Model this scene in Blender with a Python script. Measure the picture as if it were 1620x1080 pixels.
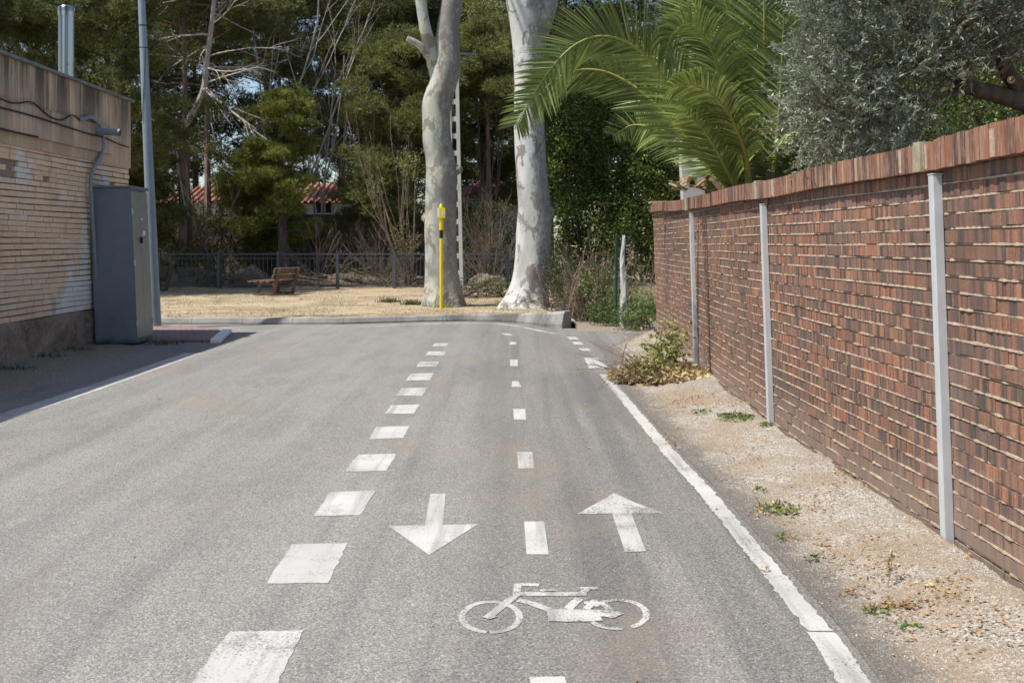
import bpy, math, random
import numpy as np
from mathutils import Vector
R = math.radians
scene = bpy.context.scene
for o in list(bpy.data.objects): bpy.data.objects.remove(o)
rng = np.random.default_rng(7); random.seed(7)

# ------------------------------------------------------------------ camera
F, HZ, HC = 1620.0, 385.0, 1.6      # focal length in photo pixels, horizon row, eye height
cd = bpy.data.cameras.new('camera'); cam = bpy.data.objects.new('camera', cd)
scene.collection.objects.link(cam); scene.camera = cam
cam.location = (0, 0, HC); cam.rotation_euler = (R(90), 0, 0)
cd.sensor_width = 36; cd.lens = 36; cd.shift_y = -(540 - HZ) / 1620
cd.clip_start = 0.1; cd.clip_end = 1000
cd.dof.use_dof = True; cd.dof.focus_distance = 7.5; cd.dof.aperture_fstop = 5.6

# ------------------------------------------------------------------ world and sun
SUN_D = Vector((0.475, 0.20, -1.0)).normalized()      # way the light travels
el = math.asin(-SUN_D.z); az = math.atan2(-SUN_D.x, -SUN_D.y)   # from +Y, clockwise
w = bpy.data.worlds.new('World'); scene.world = w; w.use_nodes = True
nt = w.node_tree; bg = nt.nodes['Background']
sky = nt.nodes.new('ShaderNodeTexSky'); sky.sky_type = 'NISHITA'; sky.sun_disc = False
sky.sun_elevation = el; sky.sun_rotation = az; sky.dust_density = 1.0
nt.links.new(sky.outputs[0], bg.inputs[0]); bg.inputs[1].default_value = 0.125
sd = bpy.data.lights.new('sun', 'SUN'); sd.energy = 4.9; sd.angle = R(0.55); sd.color = (1, 0.95, 0.87)
so = bpy.data.objects.new('sun', sd); scene.collection.objects.link(so)
so.rotation_euler = SUN_D.to_track_quat('-Z', 'Y').to_euler(); so.location = (-10, -5, 25)
scene.view_settings.view_transform = 'Standard'; scene.view_settings.look = 'None'
scene.view_settings.exposure = 0.36; scene.view_settings.gamma = 1.0
scene.render.resolution_x = 1024; scene.render.resolution_y = 682
scene.render.engine = 'CYCLES'

# ------------------------------------------------------------------ helpers
def G(px, py, z=0.0):
    Y = F * (HC - z) / (py - HZ); return np.array([(px - 810) / F * Y, Y, z])
def Q(px, py, Y): return np.array([(px - 810) / F * Y, Y, HC - (py - HZ) / F * Y])
ORG = {}
def tag(o, label=None, cat=None, group=None, kind=None):
    if label: o['label'] = label
    if cat: o['category'] = cat
    if group: o['group'] = group
    if kind: o['kind'] = kind
    return o
def thing(name, loc, label, cat, group=None):
    o = bpy.data.objects.new(name, None); scene.collection.objects.link(o)
    o.empty_display_size = 0.2; o.location = tuple(float(v) for v in loc); ORG[o.name] = np.array(loc, float)
    return tag(o, label, cat, group)
def dup(root, loc, label):
    r = root.copy(); scene.collection.objects.link(r); r.location = tuple(float(v) for v in loc); r['label'] = label
    for ch in list(root.children):
        c = ch.copy(); scene.collection.objects.link(c); c.parent = r
        for g in ch.children:
            d = g.copy(); scene.collection.objects.link(d); d.parent = c
    return r
def nrm(a): return a / np.maximum(np.linalg.norm(a, axis=-1, keepdims=True), 1e-9)

class MB:
    def __init__(s): s.V = []; s.F = []; s.n = 0
    def add(s, V, F_):
        V = np.asarray(V, float).reshape(-1, 3); F_ = np.asarray(F_, int)
        s.V.append(V); s.F.append(F_ + s.n); s.n += len(V)
    def box(s, c, size, rz=0.0, lean=None):
        sx, sy, sz = [v / 2 for v in size]
        v = np.array([[x, y, z] for x in (-sx, sx) for y in (-sy, sy) for z in (-sz, sz)])
        ca, sa = math.cos(rz), math.sin(rz)
        v = np.c_[v[:, 0] * ca - v[:, 1] * sa, v[:, 0] * sa + v[:, 1] * ca, v[:, 2]]
        if lean is not None: v[:, 0] += lean[0] * (v[:, 2] + sz); v[:, 1] += lean[1] * (v[:, 2] + sz)
        s.add(v + np.array(c), [[0, 1, 3, 2], [4, 6, 7, 5], [0, 4, 5, 1], [2, 3, 7, 6], [0, 2, 6, 4], [1, 5, 7, 3]])
    def beam(s, a, b, w_, h_, up=(0, 0, 1)):
        a = np.array(a, float); b = np.array(b, float); d = nrm(b - a); u = np.array(up, float)
        sde = nrm(np.cross(d, u)); u = np.cross(sde, d)
        v = [p + sde * i * w_ / 2 + u * j * h_ / 2 for p in (a, b) for i in (-1, 1) for j in (-1, 1)]
        s.add(v, [[0, 1, 3, 2], [4, 6, 7, 5], [0, 4, 5, 1], [2, 3, 7, 6], [0, 2, 6, 4], [1, 5, 7, 3]])
    def tube(s, pts, rad, sides=8, cap=True, wob=0.0):
        P = np.array(pts, float); n = len(P); r = np.broadcast_to(np.array(rad, float), (n,))
        T = nrm(np.gradient(P, axis=0)); ref = np.array([0, 1.0, 0]) if abs(T[0][1]) < .9 else np.array([1.0, 0, 0])
        rings = []
        for i in range(n):
            a = nrm(ref - T[i] * np.dot(ref, T[i])); ref = a; b = np.cross(T[i], a)
            th = np.arange(sides) / sides * 2 * math.pi
            rr = r[i] * (1 + (wob * rng.normal(size=sides) if wob else 0))
            rings.append(P[i] + np.outer(np.cos(th) * rr, a) + np.outer(np.sin(th) * rr, b))
        V = np.concatenate(rings); F_ = []
        for i in range(n - 1):
            for k in range(sides):
                k2 = (k + 1) % sides; F_.append([i * sides + k, i * sides + k2, (i + 1) * sides + k2, (i + 1) * sides + k])
        s.add(V, F_)
        if cap:
            for i in (0, n - 1):
                s.add(np.vstack([rings[i], P[i]]), [[k, (k + 1) % sides, sides] for k in range(sides)])
    def sticks(s, segs, sides=3):
        if not len(segs): return
        A = np.array([q[0] for q in segs]); B = np.array([q[1] for q in segs])
        ra = np.array([q[2] for q in segs])[:, None]; rb = np.array([q[3] for q in segs])[:, None]
        D = nrm(B - A); ref = np.tile([0.31, 0.83, 0.46], (len(A), 1)); a = nrm(np.cross(D, ref)); b = np.cross(D, a)
        n = len(A); V = np.zeros((n, 2 * sides, 3))
        for k in range(sides):
            t = 2 * math.pi * k / sides; off = a * math.cos(t) + b * math.sin(t)
            V[:, k] = A + off * ra; V[:, sides + k] = B + off * rb
        base = (np.arange(n) * 2 * sides)[:, None]
        F_ = np.concatenate([base + np.array([[k, (k + 1) % sides, sides + (k + 1) % sides, sides + k]]) for k in range(sides)])
        s.add(V.reshape(-1, 3), F_)
    def blades(s, P, D, L, W):
        n = len(P); D = nrm(D); sde = nrm(np.cross(D, rng.normal(size=(n, 3))))
        L = np.broadcast_to(L, (n,))[:, None]; W = np.broadcast_to(W, (n,))[:, None]
        V = np.stack([P - sde * W / 2, P + sde * W / 2, P + D * L], 1)
        s.add(V.reshape(-1, 3), np.arange(n * 3).reshape(-1, 3))
    def leaves(s, P, D, L, W, N=None):
        n = len(P); D = nrm(D)
        if N is None: N = rng.normal(size=(n, 3))
        sde = nrm(np.cross(D, N)); L = np.broadcast_to(L, (n,))[:, None]; W = np.broadcast_to(W, (n,))[:, None]
        V = np.stack([P, P + D * L * .45 - sde * W / 2, P + D * L, P + D * L * .45 + sde * W / 2], 1)
        s.add(V.reshape(-1, 3), np.arange(n * 4).reshape(-1, 4))
    def build(s, name, mat, parent=None, smooth=False):
        me = bpy.data.meshes.new(name)
        V = np.concatenate(s.V); org = ORG[parent.name] if parent is not None and parent.name in ORG else np.zeros(3)
        V = V - org
        me.vertices.add(len(V)); me.vertices.foreach_set('co', V.astype(np.float32).ravel())
        li = np.concatenate([f.ravel() for f in s.F]); tot = np.concatenate([np.full(len(f), f.shape[1]) for f in s.F])
        st = np.concatenate([[0], np.cumsum(tot)[:-1]])
        me.loops.add(len(li)); me.loops.foreach_set('vertex_index', li.astype(np.int32))
        me.polygons.add(len(tot)); me.polygons.foreach_set('loop_start', st.astype(np.int32))
        me.update(calc_edges=True); me.validate()
        me.polygons.foreach_set('use_smooth', np.full(len(me.polygons), bool(smooth)))
        me.materials.append(mat)
        o = bpy.data.objects.new(name, me); scene.collection.objects.link(o)
        if parent is not None: o.parent = parent
        ORG[o.name] = org
        return o
def grid(nu, nv, fn):
    U, V = np.meshgrid(np.linspace(0, 1, nu), np.linspace(0, 1, nv)); P = fn(U.ravel(), V.ravel())
    i = np.arange(nu - 1)[None, :] + nu * np.arange(nv - 1)[:, None]; i = i.ravel()
    return P, np.stack([i, i + 1, i + nu + 1, i + nu], 1)
def vnoise(x, y, seed=0):
    def h(i, j): 
        v = np.sin(i * 127.1 + j * 311.7 + seed * 74.7) * 43758.5453; return v - np.floor(v)
    i, j = np.floor(x), np.floor(y); f, g = x - i, y - j; f = f * f * (3 - 2 * f); g = g * g * (3 - 2 * g)
    return (h(i, j) * (1 - f) + h(i + 1, j) * f) * (1 - g) + (h(i, j + 1) * (1 - f) + h(i + 1, j + 1) * f) * g
def fnoise(x, y, seed=0, o=4):
    return sum(vnoise(x * 2 ** k, y * 2 ** k, seed + k) / 2 ** (k + 1) for k in range(o))
def interp_path(pts, n):
    P = np.array(pts, float); d = np.r_[0, np.cumsum(np.linalg.norm(np.diff(P, axis=0), axis=1))]
    t = np.linspace(0, d[-1], n)
    # catmull-like smoothing
    out = np.stack([np.interp(t, d, P[:, k]) for k in range(P.shape[1])], 1)
    for _ in range(max(1, n // len(P) // 2)):
        out[1:-1] = (out[:-2] + 2 * out[1:-1] + out[2:]) / 4
    return out

# ------------------------------------------------------------------ material helpers
class NT:
    def __init__(s, name):
        s.m = bpy.data.materials.new(name); s.m.use_nodes = True; s.t = s.m.node_tree; s.n = s.t.nodes; s.l = s.t.links
        s.p = s.n['Principled BSDF']; s.out = s.n['Material Output']; s.p.inputs['Specular IOR Level'].default_value = 0.3
        s.tc = s.n.new('ShaderNodeTexCoord')
    def _in(s, sock, v):
        if hasattr(v, 'is_output') or isinstance(v, bpy.types.NodeSocket): s.l.new(v, sock)
        else:
            if isinstance(v, (tuple, list)) and len(v) == 3 and len(sock.default_value) == 4: v = (*v, 1)
            sock.default_value = v
    def map(s, sc=(1, 1, 1), src=None, loc=(0, 0, 0)):
        m = s.n.new('ShaderNodeMapping'); s.l.new(src or s.tc.outputs['Object'], m.inputs[0])
        m.inputs['Scale'].default_value = sc; m.inputs['Location'].default_value = loc; return m.outputs[0]
    def noise(s, sc, det=4, rough=.55, vec=None, dist=0, color=False):
        t = s.n.new('ShaderNodeTexNoise'); s.l.new(vec or s.tc.outputs['Object'], t.inputs['Vector'])
        t.inputs['Scale'].default_value = sc; t.inputs['Detail'].default_value = det; t.inputs['Roughness'].default_value = rough
        t.inputs['Distortion'].default_value = dist; return t.outputs[1 if color else 0]
    def vor(s, sc, vec=None, out='Color', feat='F1'):
        t = s.n.new('ShaderNodeTexVoronoi'); t.feature = feat; s.l.new(vec or s.tc.outputs['Object'], t.inputs['Vector'])
        t.inputs['Scale'].default_value = sc; return t.outputs[out]
    def ramp(s, fac, stops, interp='LINEAR'):
        r = s.n.new('ShaderNodeValToRGB'); s._in(r.inputs[0], fac); r.color_ramp.interpolation = interp
        e = r.color_ramp.elements
        while len(e) < len(stops): e.new(0.5)
        for k, (p, c) in enumerate(stops):
            e[k].position = p; e[k].color = (c, c, c, 1) if not isinstance(c, tuple) else (*c, 1)
        return r.outputs[0]
    def mix(s, fac, a, b, mode='MIX'):
        m = s.n.new('ShaderNodeMix'); m.data_type = 'RGBA'; m.blend_type = mode
        s._in(m.inputs[0], fac); s._in(m.inputs[6], a); s._in(m.inputs[7], b); return m.outputs[2]
    def math(s, op, a, b=0.0):
        m = s.n.new('ShaderNodeMath'); m.operation = op; s._in(m.inputs[0], a); s._in(m.inputs[1], b); return m.outputs[0]
    def xyz(s, src=None):
        m = s.n.new('ShaderNodeSeparateXYZ'); s.l.new(src or s.tc.outputs['Object'], m.inputs[0]); return m.outputs
    def rnd(s):
        return s.n.new('ShaderNodeNewGeometry').outputs['Random Per Island']
    def bump(s, h, st=.3, dist=.01):
        b = s.n.new('ShaderNodeBump'); b.inputs['Strength'].default_value = st; b.inputs['Distance'].default_value = dist
        s.l.new(h, b.inputs['Height']); s.l.new(b.outputs[0], s.p.inputs['Normal'])
    def fin(s, col, rough=.85, metal=0.0, trans=0.0):
        s._in(s.p.inputs['Base Color'], col); s._in(s.p.inputs['Roughness'], rough); s.p.inputs['Metallic'].default_value = metal
        if trans:
            t = s.n.new('ShaderNodeBsdfTranslucent'); s._in(t.inputs[0], col)
            a = s.n.new('ShaderNodeMixShader'); a.inputs[0].default_value = trans
            s.l.new(s.p.outputs[0], a.inputs[1]); s.l.new(t.outputs[0], a.inputs[2]); s.l.new(a.outputs[0], s.out.inputs[0])
        return s.m
def m_leaf(name, c1, c2, c3=None, trans=.3, rough=.55, sc=.8):
    a = NT(name); r = a.rnd(); c = a.ramp(r, [(0, c1), (.6, c2), (1, c3 or c2)])
    n = a.ramp(a.noise(sc, 3), [(.35, .62), (.68, 1.3)])
    return a.fin(a.mix(1, c, n, 'MULTIPLY'), rough, 0, trans)
def m_simple(name, c1, c2, sc=4, rough=.8, metal=0, bump=.2, det=6, stretch=(1, 1, 1)):
    a = NT(name); n = a.noise(sc, det, .6, a.map(stretch)); a.bump(n, bump, .01)
    return a.fin(a.ramp(n, [(.3, c1), (.7, c2)]), rough, metal)

def asphalt_nodes(a):
    big = a.noise(.35, 5, .6); streak = a.noise(1, 5, .6, a.map((1.9, .07, 1)))
    x = a.xyz(); v = a.xyz(a.vor(150)); fine = a.noise(90, 3, .8)
    agg = a.ramp(v[0], [(0, .52), (.35, .86), (.7, 1.06), (.9, 1.28), (1, 1.7)])
    speck = a.ramp(fine, [(.32, .62), (.5, 1.0), (.68, 1.32)])
    base = a.mix(a.ramp(big, [(.3, 0), (.7, 1)]), (.168, .161, .149), (.190, .182, .169))
    base = a.mix(a.ramp(streak, [(.38, 0), (.62, .85)]), base, (.245, .234, .215))
    ty = a.noise(1, 4, .6, a.map((3.2, .09, 1), loc=(7, 3, 0))); base = a.mix(a.ramp(ty, [(.50, 0), (.62, .6)]), base, (.125, .122, .118))
    lane = a.ramp(a.math('ADD', a.math('MULTIPLY', x[0], .35), a.math('MULTIPLY', big, .8)), [(.0, 1.0), (.35, .0)])
    base = a.mix(a.math('MULTIPLY', lane, .45), base, (.29, .278, .256))
    base = a.mix(a.ramp(a.noise(1.8, 6, .7, a.map((1, .35, 1))), [(.38, .25), (.52, 0)]), base, (.13, .126, .12))
    base = a.mix(1, base, agg, 'MULTIPLY'); base = a.mix(1, base, speck, 'MULTIPLY')
    warm = a.ramp(a.noise(.8, 4, .6, a.map((1, .5, 1), loc=(4, 2, 0))), [(.56, 0), (.72, .5)])
    base = a.mix(warm, base, (.24, .20, .15))
    dark = a.ramp(a.noise(.22, 6, .65, a.map((1.6, .5, 1), loc=(9, 1, 0))), [(.55, 0), (.70, .5)])
    base = a.mix(dark, base, (.10, .10, .10))
    return base, a.math('ADD', fine, v[1])
a = NT('asphalt'); c, fb = asphalt_nodes(a); a.bump(fb, .55, .006); M_ASPH = a.fin(c, .88)
def m_paint(name, wear):
    a = NT(name); c, fb = asphalt_nodes(a); a.bump(fb, .4, .005)
    n = a.noise(85, 3, .7); n2 = a.noise(3.5, 5, .7)
    f = a.ramp(a.math('ADD', a.math('MULTIPLY', n, .55), a.math('MULTIPLY', n2, .45)), [(wear, 0), (wear + .09, 1)])
    edge = a.mix(a.ramp(a.noise(1.3, 3), [(.3, 0), (.7, 1)]), (.38, .375, .355), (.52, .515, .49))
    ty = a.ramp(a.noise(1, 4, .6, a.map((9, .5, 1), loc=(2, 1, 0))), [(.50, 1), (.64, .45)]); f = a.math('MULTIPLY', f, ty)
    return a.fin(a.mix(f, c, edge), .75)
M_PAINT = m_paint('road_paint', .38); M_PAINT_WORN = m_paint('worn_road_paint', .42); M_PAINT_FAINT = m_paint('faint_road_paint', .455)

def m_gravel(name, c_lo, c_hi, dark=.35, edge=False):
    a = NT(name); v = a.vor(120); g = a.xyz(v); v2 = a.vor(150, out='Distance')
    c = a.ramp(g[0], [(0, (.10, .09, .075)), (.25, c_lo), (.7, c_hi), (1, (.62, .58, .52))])
    pat = a.noise(1.4, 5, .65)
    c = a.mix(a.ramp(pat, [(.42, 0), (.58, .7)]), c, (.28, .215, .145))
    c = a.mix(a.ramp(a.noise(5, 5, .7), [(.6, 0), (.72, dark)]), c, (.12, .10, .08))
    if edge:
        at = a.n.new('ShaderNodeAttribute'); at.attribute_name = 'edge'
        e = a.math('ADD', at.outputs['Fac'], a.math('ADD', a.math('MULTIPLY', a.math('SUBTRACT', a.noise(3.5, 5, .7), .5), .55), a.math('MULTIPLY', a.math('SUBTRACT', g[1], .5), .16)))
        ac, _ = asphalt_nodes(a); c = a.mix(a.ramp(e, [(.10, 1), (.30, 0)]), c, a.mix(.35, ac, (.15, .125, .095)))
    a.bump(a.math('ADD', a.vor(120, out='Distance'), a.noise(40, 3)), .7, .012); return a.fin(c, .92)
M_GRAV = m_gravel('verge_gravel', (.25, .225, .19), (.42, .385, .34), edge=True)
M_SOIL = m_gravel('verge_soil', (.16, .13, .10), (.27, .235, .19))
M_PEB = NT('pebble_stone'); M_PEB = M_PEB.fin(M_PEB.ramp(M_PEB.rnd(), [(0, (.14, .12, .10)), (.4, (.36, .32, .27)), (.8, (.50, .46, .39)), (1, (.66, .63, .58))]), .85)
M_GROUND = m_simple('bare_earth', (.10, .075, .05), (.22, .17, .11), 3, .95)
a = NT('dry_lawn'); n = a.noise(.7, 6, .65); f = a.noise(30, 4, .8)
c = a.ramp(n, [(.3, (.28, .215, .135)), (.5, (.42, .33, .215)), (.7, (.50, .42, .30))])
c = a.mix(a.ramp(a.noise(1.5, 6, .75, a.map((.4, 1, 1))), [(.50, 0), (.64, .75)]), c, (.17, .125, .07))
c = a.mix(1, c, a.ramp(f, [(.3, .65), (.7, 1.25)]), 'MULTIPLY'); a.bump(f, .8, .03); M_LAWN = a.fin(c, .95)
a = NT('kerb_concrete'); n = a.noise(2.5, 6, .6); x = a.xyz(); c = a.ramp(n, [(.3, (.20, .197, .185)), (.7, (.34, .33, .31))])
wv = a.math('FRACT', a.math('MULTIPLY', x[0], 1.0)); c = a.mix(a.ramp(wv, [(0, .8), (.018, 0)]), c, (.06, .055, .05))
c = a.mix(a.math('MULTIPLY', a.ramp(a.noise(1.1, 5, .7, loc if False else a.map((1, 1, .3), loc=(1, 2, 0))), [(.45, 0), (.6, .85)]), a.ramp(a.math('MULTIPLY', x[0], .2), [(0, .25), (.5, 1)])), c, (.085, .082, .078)); a.bump(a.noise(18, 5), .3, .01); M_CONC = a.fin(c, .88)  # dark stains, denser towards the right to paint in the tree shade there
M_POLEC = m_simple('pole_concrete', (.42, .41, .385), (.56, .55, .52), 4, .8)
M_GALV = m_simple('galvanised_steel', (.50, .525, .535), (.62, .64, .65), 14, .5, .1, .03, stretch=(1, 1, .3))
M_LAMP = m_simple('grey_pole_paint', (.20, .25, .28), (.27, .325, .36), 3, .45, .1, .02)
M_FENCE = m_simple('dark_fence_paint', (.07, .078, .088), (.11, .12, .13), 6, .5, .2, .02)
M_YEL = m_simple('yellow_paint', (.72, .55, .01), (.80, .64, .02), 8, .4, 0, .02)
M_BLACK = m_simple('black_rubber', (.012, .012, .013), (.025, .025, .027), 8, .6, 0, .02)
M_WHITE = m_simple('white_enamel', (.68, .69, .68), (.78, .78, .77), 8, .4, 0, .02)
M_GREYP = m_simple('grey_pvc', (.19, .22, .24), (.25, .28, .30), 6, .5, 0, .02)
M_PICN = m_simple('brown_wood', (.085, .055, .042), (.17, .115, .09), 9, .8, 0, .3, stretch=(1, 1, 6))
M_TILE = m_simple('terracotta', (.20, .085, .06), (.33, .15, .11), 8, .8, 0, .5, stretch=(6, 1, 1))
M_PINKROOF = m_simple('red_roof', (.42, .13, .12), (.56, .25, .22), 8, .8, 0, .5, stretch=(6, 1, 1))
M_HOUSE = m_simple('white_render', (.55, .55, .54), (.72, .72, .71), 3, .8)
M_STEEL = NT('stainless_steel'); M_STEEL.p.inputs['Roughness'].default_value = .2; M_STEEL.bump(M_STEEL.noise(3, 3, .5, M_STEEL.map((1, 1, .3))), .12, .03)
M_STEEL = M_STEEL.fin(M_STEEL.ramp(M_STEEL.noise(1, 2, .5, M_STEEL.map((14, 14, .1))), [(.35, (.10, .095, .085)), (.6, (.50, .47, .42))]), .2, 1.0)  # dark and light vertical streaks in the colour paint the pipe's reflections
a = NT('cabinet_paint'); z = a.xyz()[2]; n = a.noise(6, 5, .6)
c = a.mix(a.ramp(n, [(.3, 0), (.7, 1)]), (.165, .195, .225), (.20, .23, .265))
M_CAB = a.fin(a.mix(a.ramp(a.math('ADD', z, a.math('MULTIPLY', n, .12)), [(.06, 1), (.20, 0)]), c, (.02, .02, .02)), .42, .1)
a = NT('cabinet_door_paint'); n = a.noise(5, 5, .6); z = a.xyz()[2]
c = a.mix(a.ramp(n, [(.3, 0), (.7, 1)]), (.22, .24, .215), (.27, .285, .255))
M_CABD = a.fin(a.mix(a.ramp(a.math('ADD', z, a.math('MULTIPLY', n, .12)), [(.06, 1), (.16, 0)]), c, (.03, .03, .03)), .32, .25)

# brick materials
a = NT('red_brick'); r = a.rnd(); x = a.xyz(); off = a.n.new('ShaderNodeCombineXYZ'); a.l.new(r, off.inputs[0])
vm = a.n.new('ShaderNodeVectorMath'); vm.operation = 'MULTIPLY_ADD'; a.l.new(off.outputs[0], vm.inputs[0]); vm.inputs[1].default_value = (37, 91, 53)
a.l.new(a.tc.outputs['Object'], vm.inputs[2]); 
band = a.noise(1, 2, .5, a.map((24, 24, .35), vm.outputs[0])); fine = a.noise(60, 4, .7)
c = a.ramp(band, [(.30, (.070, .060, .056)), (.42, (.13, .092, .076)), (.49, (.27, .135, .085)), (.60, (.42, .175, .09)), (.70, (.36, .235, .165))])
c = a.mix(a.ramp(r, [(0, .6), (1, .05)]), c, (.15, .112, .095))
c = a.mix(1, c, a.ramp(fine, [(.3, .78), (.7, 1.2)]), 'MULTIPLY')
c = a.mix(a.ramp(a.noise(.55, 5, .65, a.map((1, 1, 1.3), loc=(2, 6, 1))), [(.47, 0), (.62, .6)]), c, (.085, .07, .063))
dust = a.ramp(a.math('ADD', x[2], a.math('MULTIPLY', a.noise(1.6, 4), .35)), [(.20, .75), (.62, 0)])
c = a.mix(dust, c, (.30, .235, .19)); c = a.mix(a.ramp(a.noise(.9, 5, .65), [(.55, 0), (.7, .22)]), c, (.33, .27, .23))
a.bump(fine, .3, .004); M_BRICK = a.fin(c, .85)
a = NT('coping_brick'); r = a.rnd(); fine = a.noise(1, 4, .7, a.map((50, 70, 8)))
c = a.ramp(r, [(0, (.09, .055, .045)), (.25, (.19, .09, .06)), (.55, (.31, .13, .075)), (.85, (.30, .165, .11)), (1, (.40, .28, .19))])
c = a.mix(a.ramp(fine, [(.5, 0), (.66, .6)]), c, (.46, .37, .29))
a.bump(fine, .5, .008)
c = a.mix(a.ramp(a.noise(2.5, 5, .7, a.map((1, 1.4, .4))), [(.52, 0), (.66, .8)]), c, (.075, .05, .045)); M_COPING = a.fin(c, .9)
M_MORT = m_simple('wall_mortar', (.32, .24, .17), (.54, .43, .325), 30, .95, 0, .6)
M_MORTD = m_simple('recessed_mortar', (.22, .16, .12), (.38, .29, .21), 20, .95, 0, .6)
M_PATCH = m_simple('lichen_concrete', (.27, .24, .15), (.42, .38, .27), 14, .95, 0, .6)
a = NT('beige_brick'); r = a.rnd(); n = a.noise(.9, 6, .65); f = a.noise(40, 4, .7)
c = a.mix(a.ramp(r, [(0, 0), (1, .8)]), (.70, .50, .335), (.80, .60, .42))
c = a.mix(a.ramp(n, [(.50, 0), (.58, .85)]), c, (.74, .72, .69))
c = a.mix(a.ramp(a.noise(2.2, 5, .7, loc if False else a.map((1, 1, .5), loc=(3, 5, 1))), [(.56, 0), (.68, .6)]), c, (.42, .28, .18))
a.bump(f, .5, .006); M_BBRICK = a.fin(c, .9)
a = NT('stained_render'); x = a.xyz()
n = a.noise(1.5, 5, .6); st = a.noise(1, 6, .7, a.map((1, 1.6, .25), loc=(0, 3.3, 0))); st2 = a.noise(1, 4, .7, a.map((1, 14, .3)))
c = a.mix(a.ramp(n, [(.3, 0), (.7, 1)]), (.56, .40, .28), (.66, .49, .35))
hi = a.ramp(a.math('MULTIPLY', a.math('SUBTRACT', x[2], 2.9), .9), [(.0, .3), (.9, 1)])
mm = a.math('MULTIPLY', a.ramp(a.math('ADD', a.math('MULTIPLY', st, .7), a.math('MULTIPLY', st2, .3)), [(.40, 0), (.54, .92)]), hi)
c = a.mix(mm, c, (.075, .065, .05)); a.bump(a.noise(25, 5), .3, .01); M_REND = a.fin(c, .9)
a = NT('rough_plinth'); n = a.noise(3, 8, .7); a.bump(n, .9, .08)
c = a.ramp(n, [(.3, (.10, .07, .05)), (.5, (.27, .20, .15)), (.7, (.36, .28, .215))])
M_PLINTH = a.fin(a.mix(a.ramp(a.noise(7, 5, .7), [(.55, 0), (.68, .8)]), c, (.40, .35, .30)), .95)
M_FLASH = m_simple('grey_roof_edge', (.14, .145, .15), (.26, .265, .27), 6, .7)
a = NT('red_paving'); br = a.n.new('ShaderNodeTexBrick'); a.l.new(a.map((1, 1, 1)), br.inputs[0]); br.inputs['Scale'].default_value = 1.6
br.inputs['Color1'].default_value = (.24, .165, .155, 1); br.inputs['Color2'].default_value = (.28, .195, .18, 1); br.inputs['Mortar'].default_value = (.10, .07, .07, 1); br.inputs['Mortar Size'].default_value = .02
M_PAVE = a.fin(a.mix(1, br.outputs[0], a.ramp(a.noise(6, 5), [(.3, .75), (.7, 1.2)]), 'MULTIPLY'), .9)
# bark
def m_plane(name, white):
    a = NT(name); n = a.noise(1.5, 5, .55, a.map((1, 1, .7)), 1.0); n2 = a.noise(3.0, 5, .6, a.map((1, 1, .75), loc=(5, 1, 2)), .8); x = a.xyz()
    c = a.ramp(n, [(.36, (.22, .225, .19)), (.43, (.34, .355, .31)), (.51, (.43, .44, .39)), (.59, (.46, .44, .31)), (.66, (.27, .265, .23))])
    if white: c = a.mix(a.ramp(a.math('ADD', x[2], a.math('MULTIPLY', n, 3)), [(1.9, .8), (4.2, .3)]), c, (.60, .60, .58))
    c = a.mix(a.ramp(n2, [(.545, 0), (.57, .85)]), c, (.21, .185, .155)); c = a.mix(a.ramp(a.noise(9, 5, .7, a.map((1, 1, .6))), [(.60, 0), (.66, .55)]), c, (.33, .30, .26))
    g2 = a.noise(.9, 4, .6, a.map((1, 1, .35), loc=(3, 8, 1))); c = a.mix(a.ramp(g2, [(.50, 0), (.62, .65)]), c, (.24, .235, .215))
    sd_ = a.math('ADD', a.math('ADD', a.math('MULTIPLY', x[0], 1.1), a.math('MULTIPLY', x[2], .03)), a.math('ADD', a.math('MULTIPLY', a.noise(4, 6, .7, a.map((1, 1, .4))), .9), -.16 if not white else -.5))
    c = a.mix(a.math('MULTIPLY', a.ramp(sd_, [(.33, 0), (.40, .8)]), a.ramp(a.noise(22, 4, .7, a.map((1, 1, .5))), [(.38, .45), (.55, 1)])), c, (.17, .15, .13))  # rough brown bark biased to the right, also painting the shaded half darker
    lo = a.ramp(a.math('ADD', x[2], a.math('MULTIPLY', n, 1.5)), [(.9, 1), (1.9, 0)]); ro = a.noise(1, 6, .75, a.map((16, 16, 3.5)))
    c = a.mix(a.math('MULTIPLY', lo, a.ramp(ro, [(.42, .8), (.56, 0)])), c, (.13, .105, .085))
    h = a.math('ADD', a.math('MULTIPLY', n2, .5), a.math('MULTIPLY', a.math('MULTIPLY', ro, lo), 1.4)); h = a.math('ADD', h, a.math('MULTIPLY', a.noise(12, 5, .7), .18)); a.bump(h, .6, .05); return a.fin(c, .8)
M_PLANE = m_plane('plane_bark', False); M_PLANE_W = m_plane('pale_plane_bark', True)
def m_bark(name, c1, c2): return m_simple(name, c1, c2, 3, .95, 0, .8, stretch=(4, 4, .8))
M_PBARK = m_bark('pine_bark', (.06, .045, .038), (.17, .125, .105)); M_PBARK2 = m_bark('pinkish_pine_bark', (.16, .105, .085), (.30, .21, .175))
M_GBRANCH = m_bark('bare_grey_wood', (.32, .28, .24), (.56, .51, .46)); M_TWIG = m_bark('brown_twigs', (.12, .085, .065), (.26, .20, .155))
M_SCAR = m_bark('torn_orange_wood', (.16, .07, .035), (.33, .16, .08)); M_OLB = m_bark('olive_bark', (.06, .045, .035), (.14, .105, .08))
M_CUT = m_simple('fresh_cut_wood', (.55, .40, .25), (.70, .55, .38), 20, .8)
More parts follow.
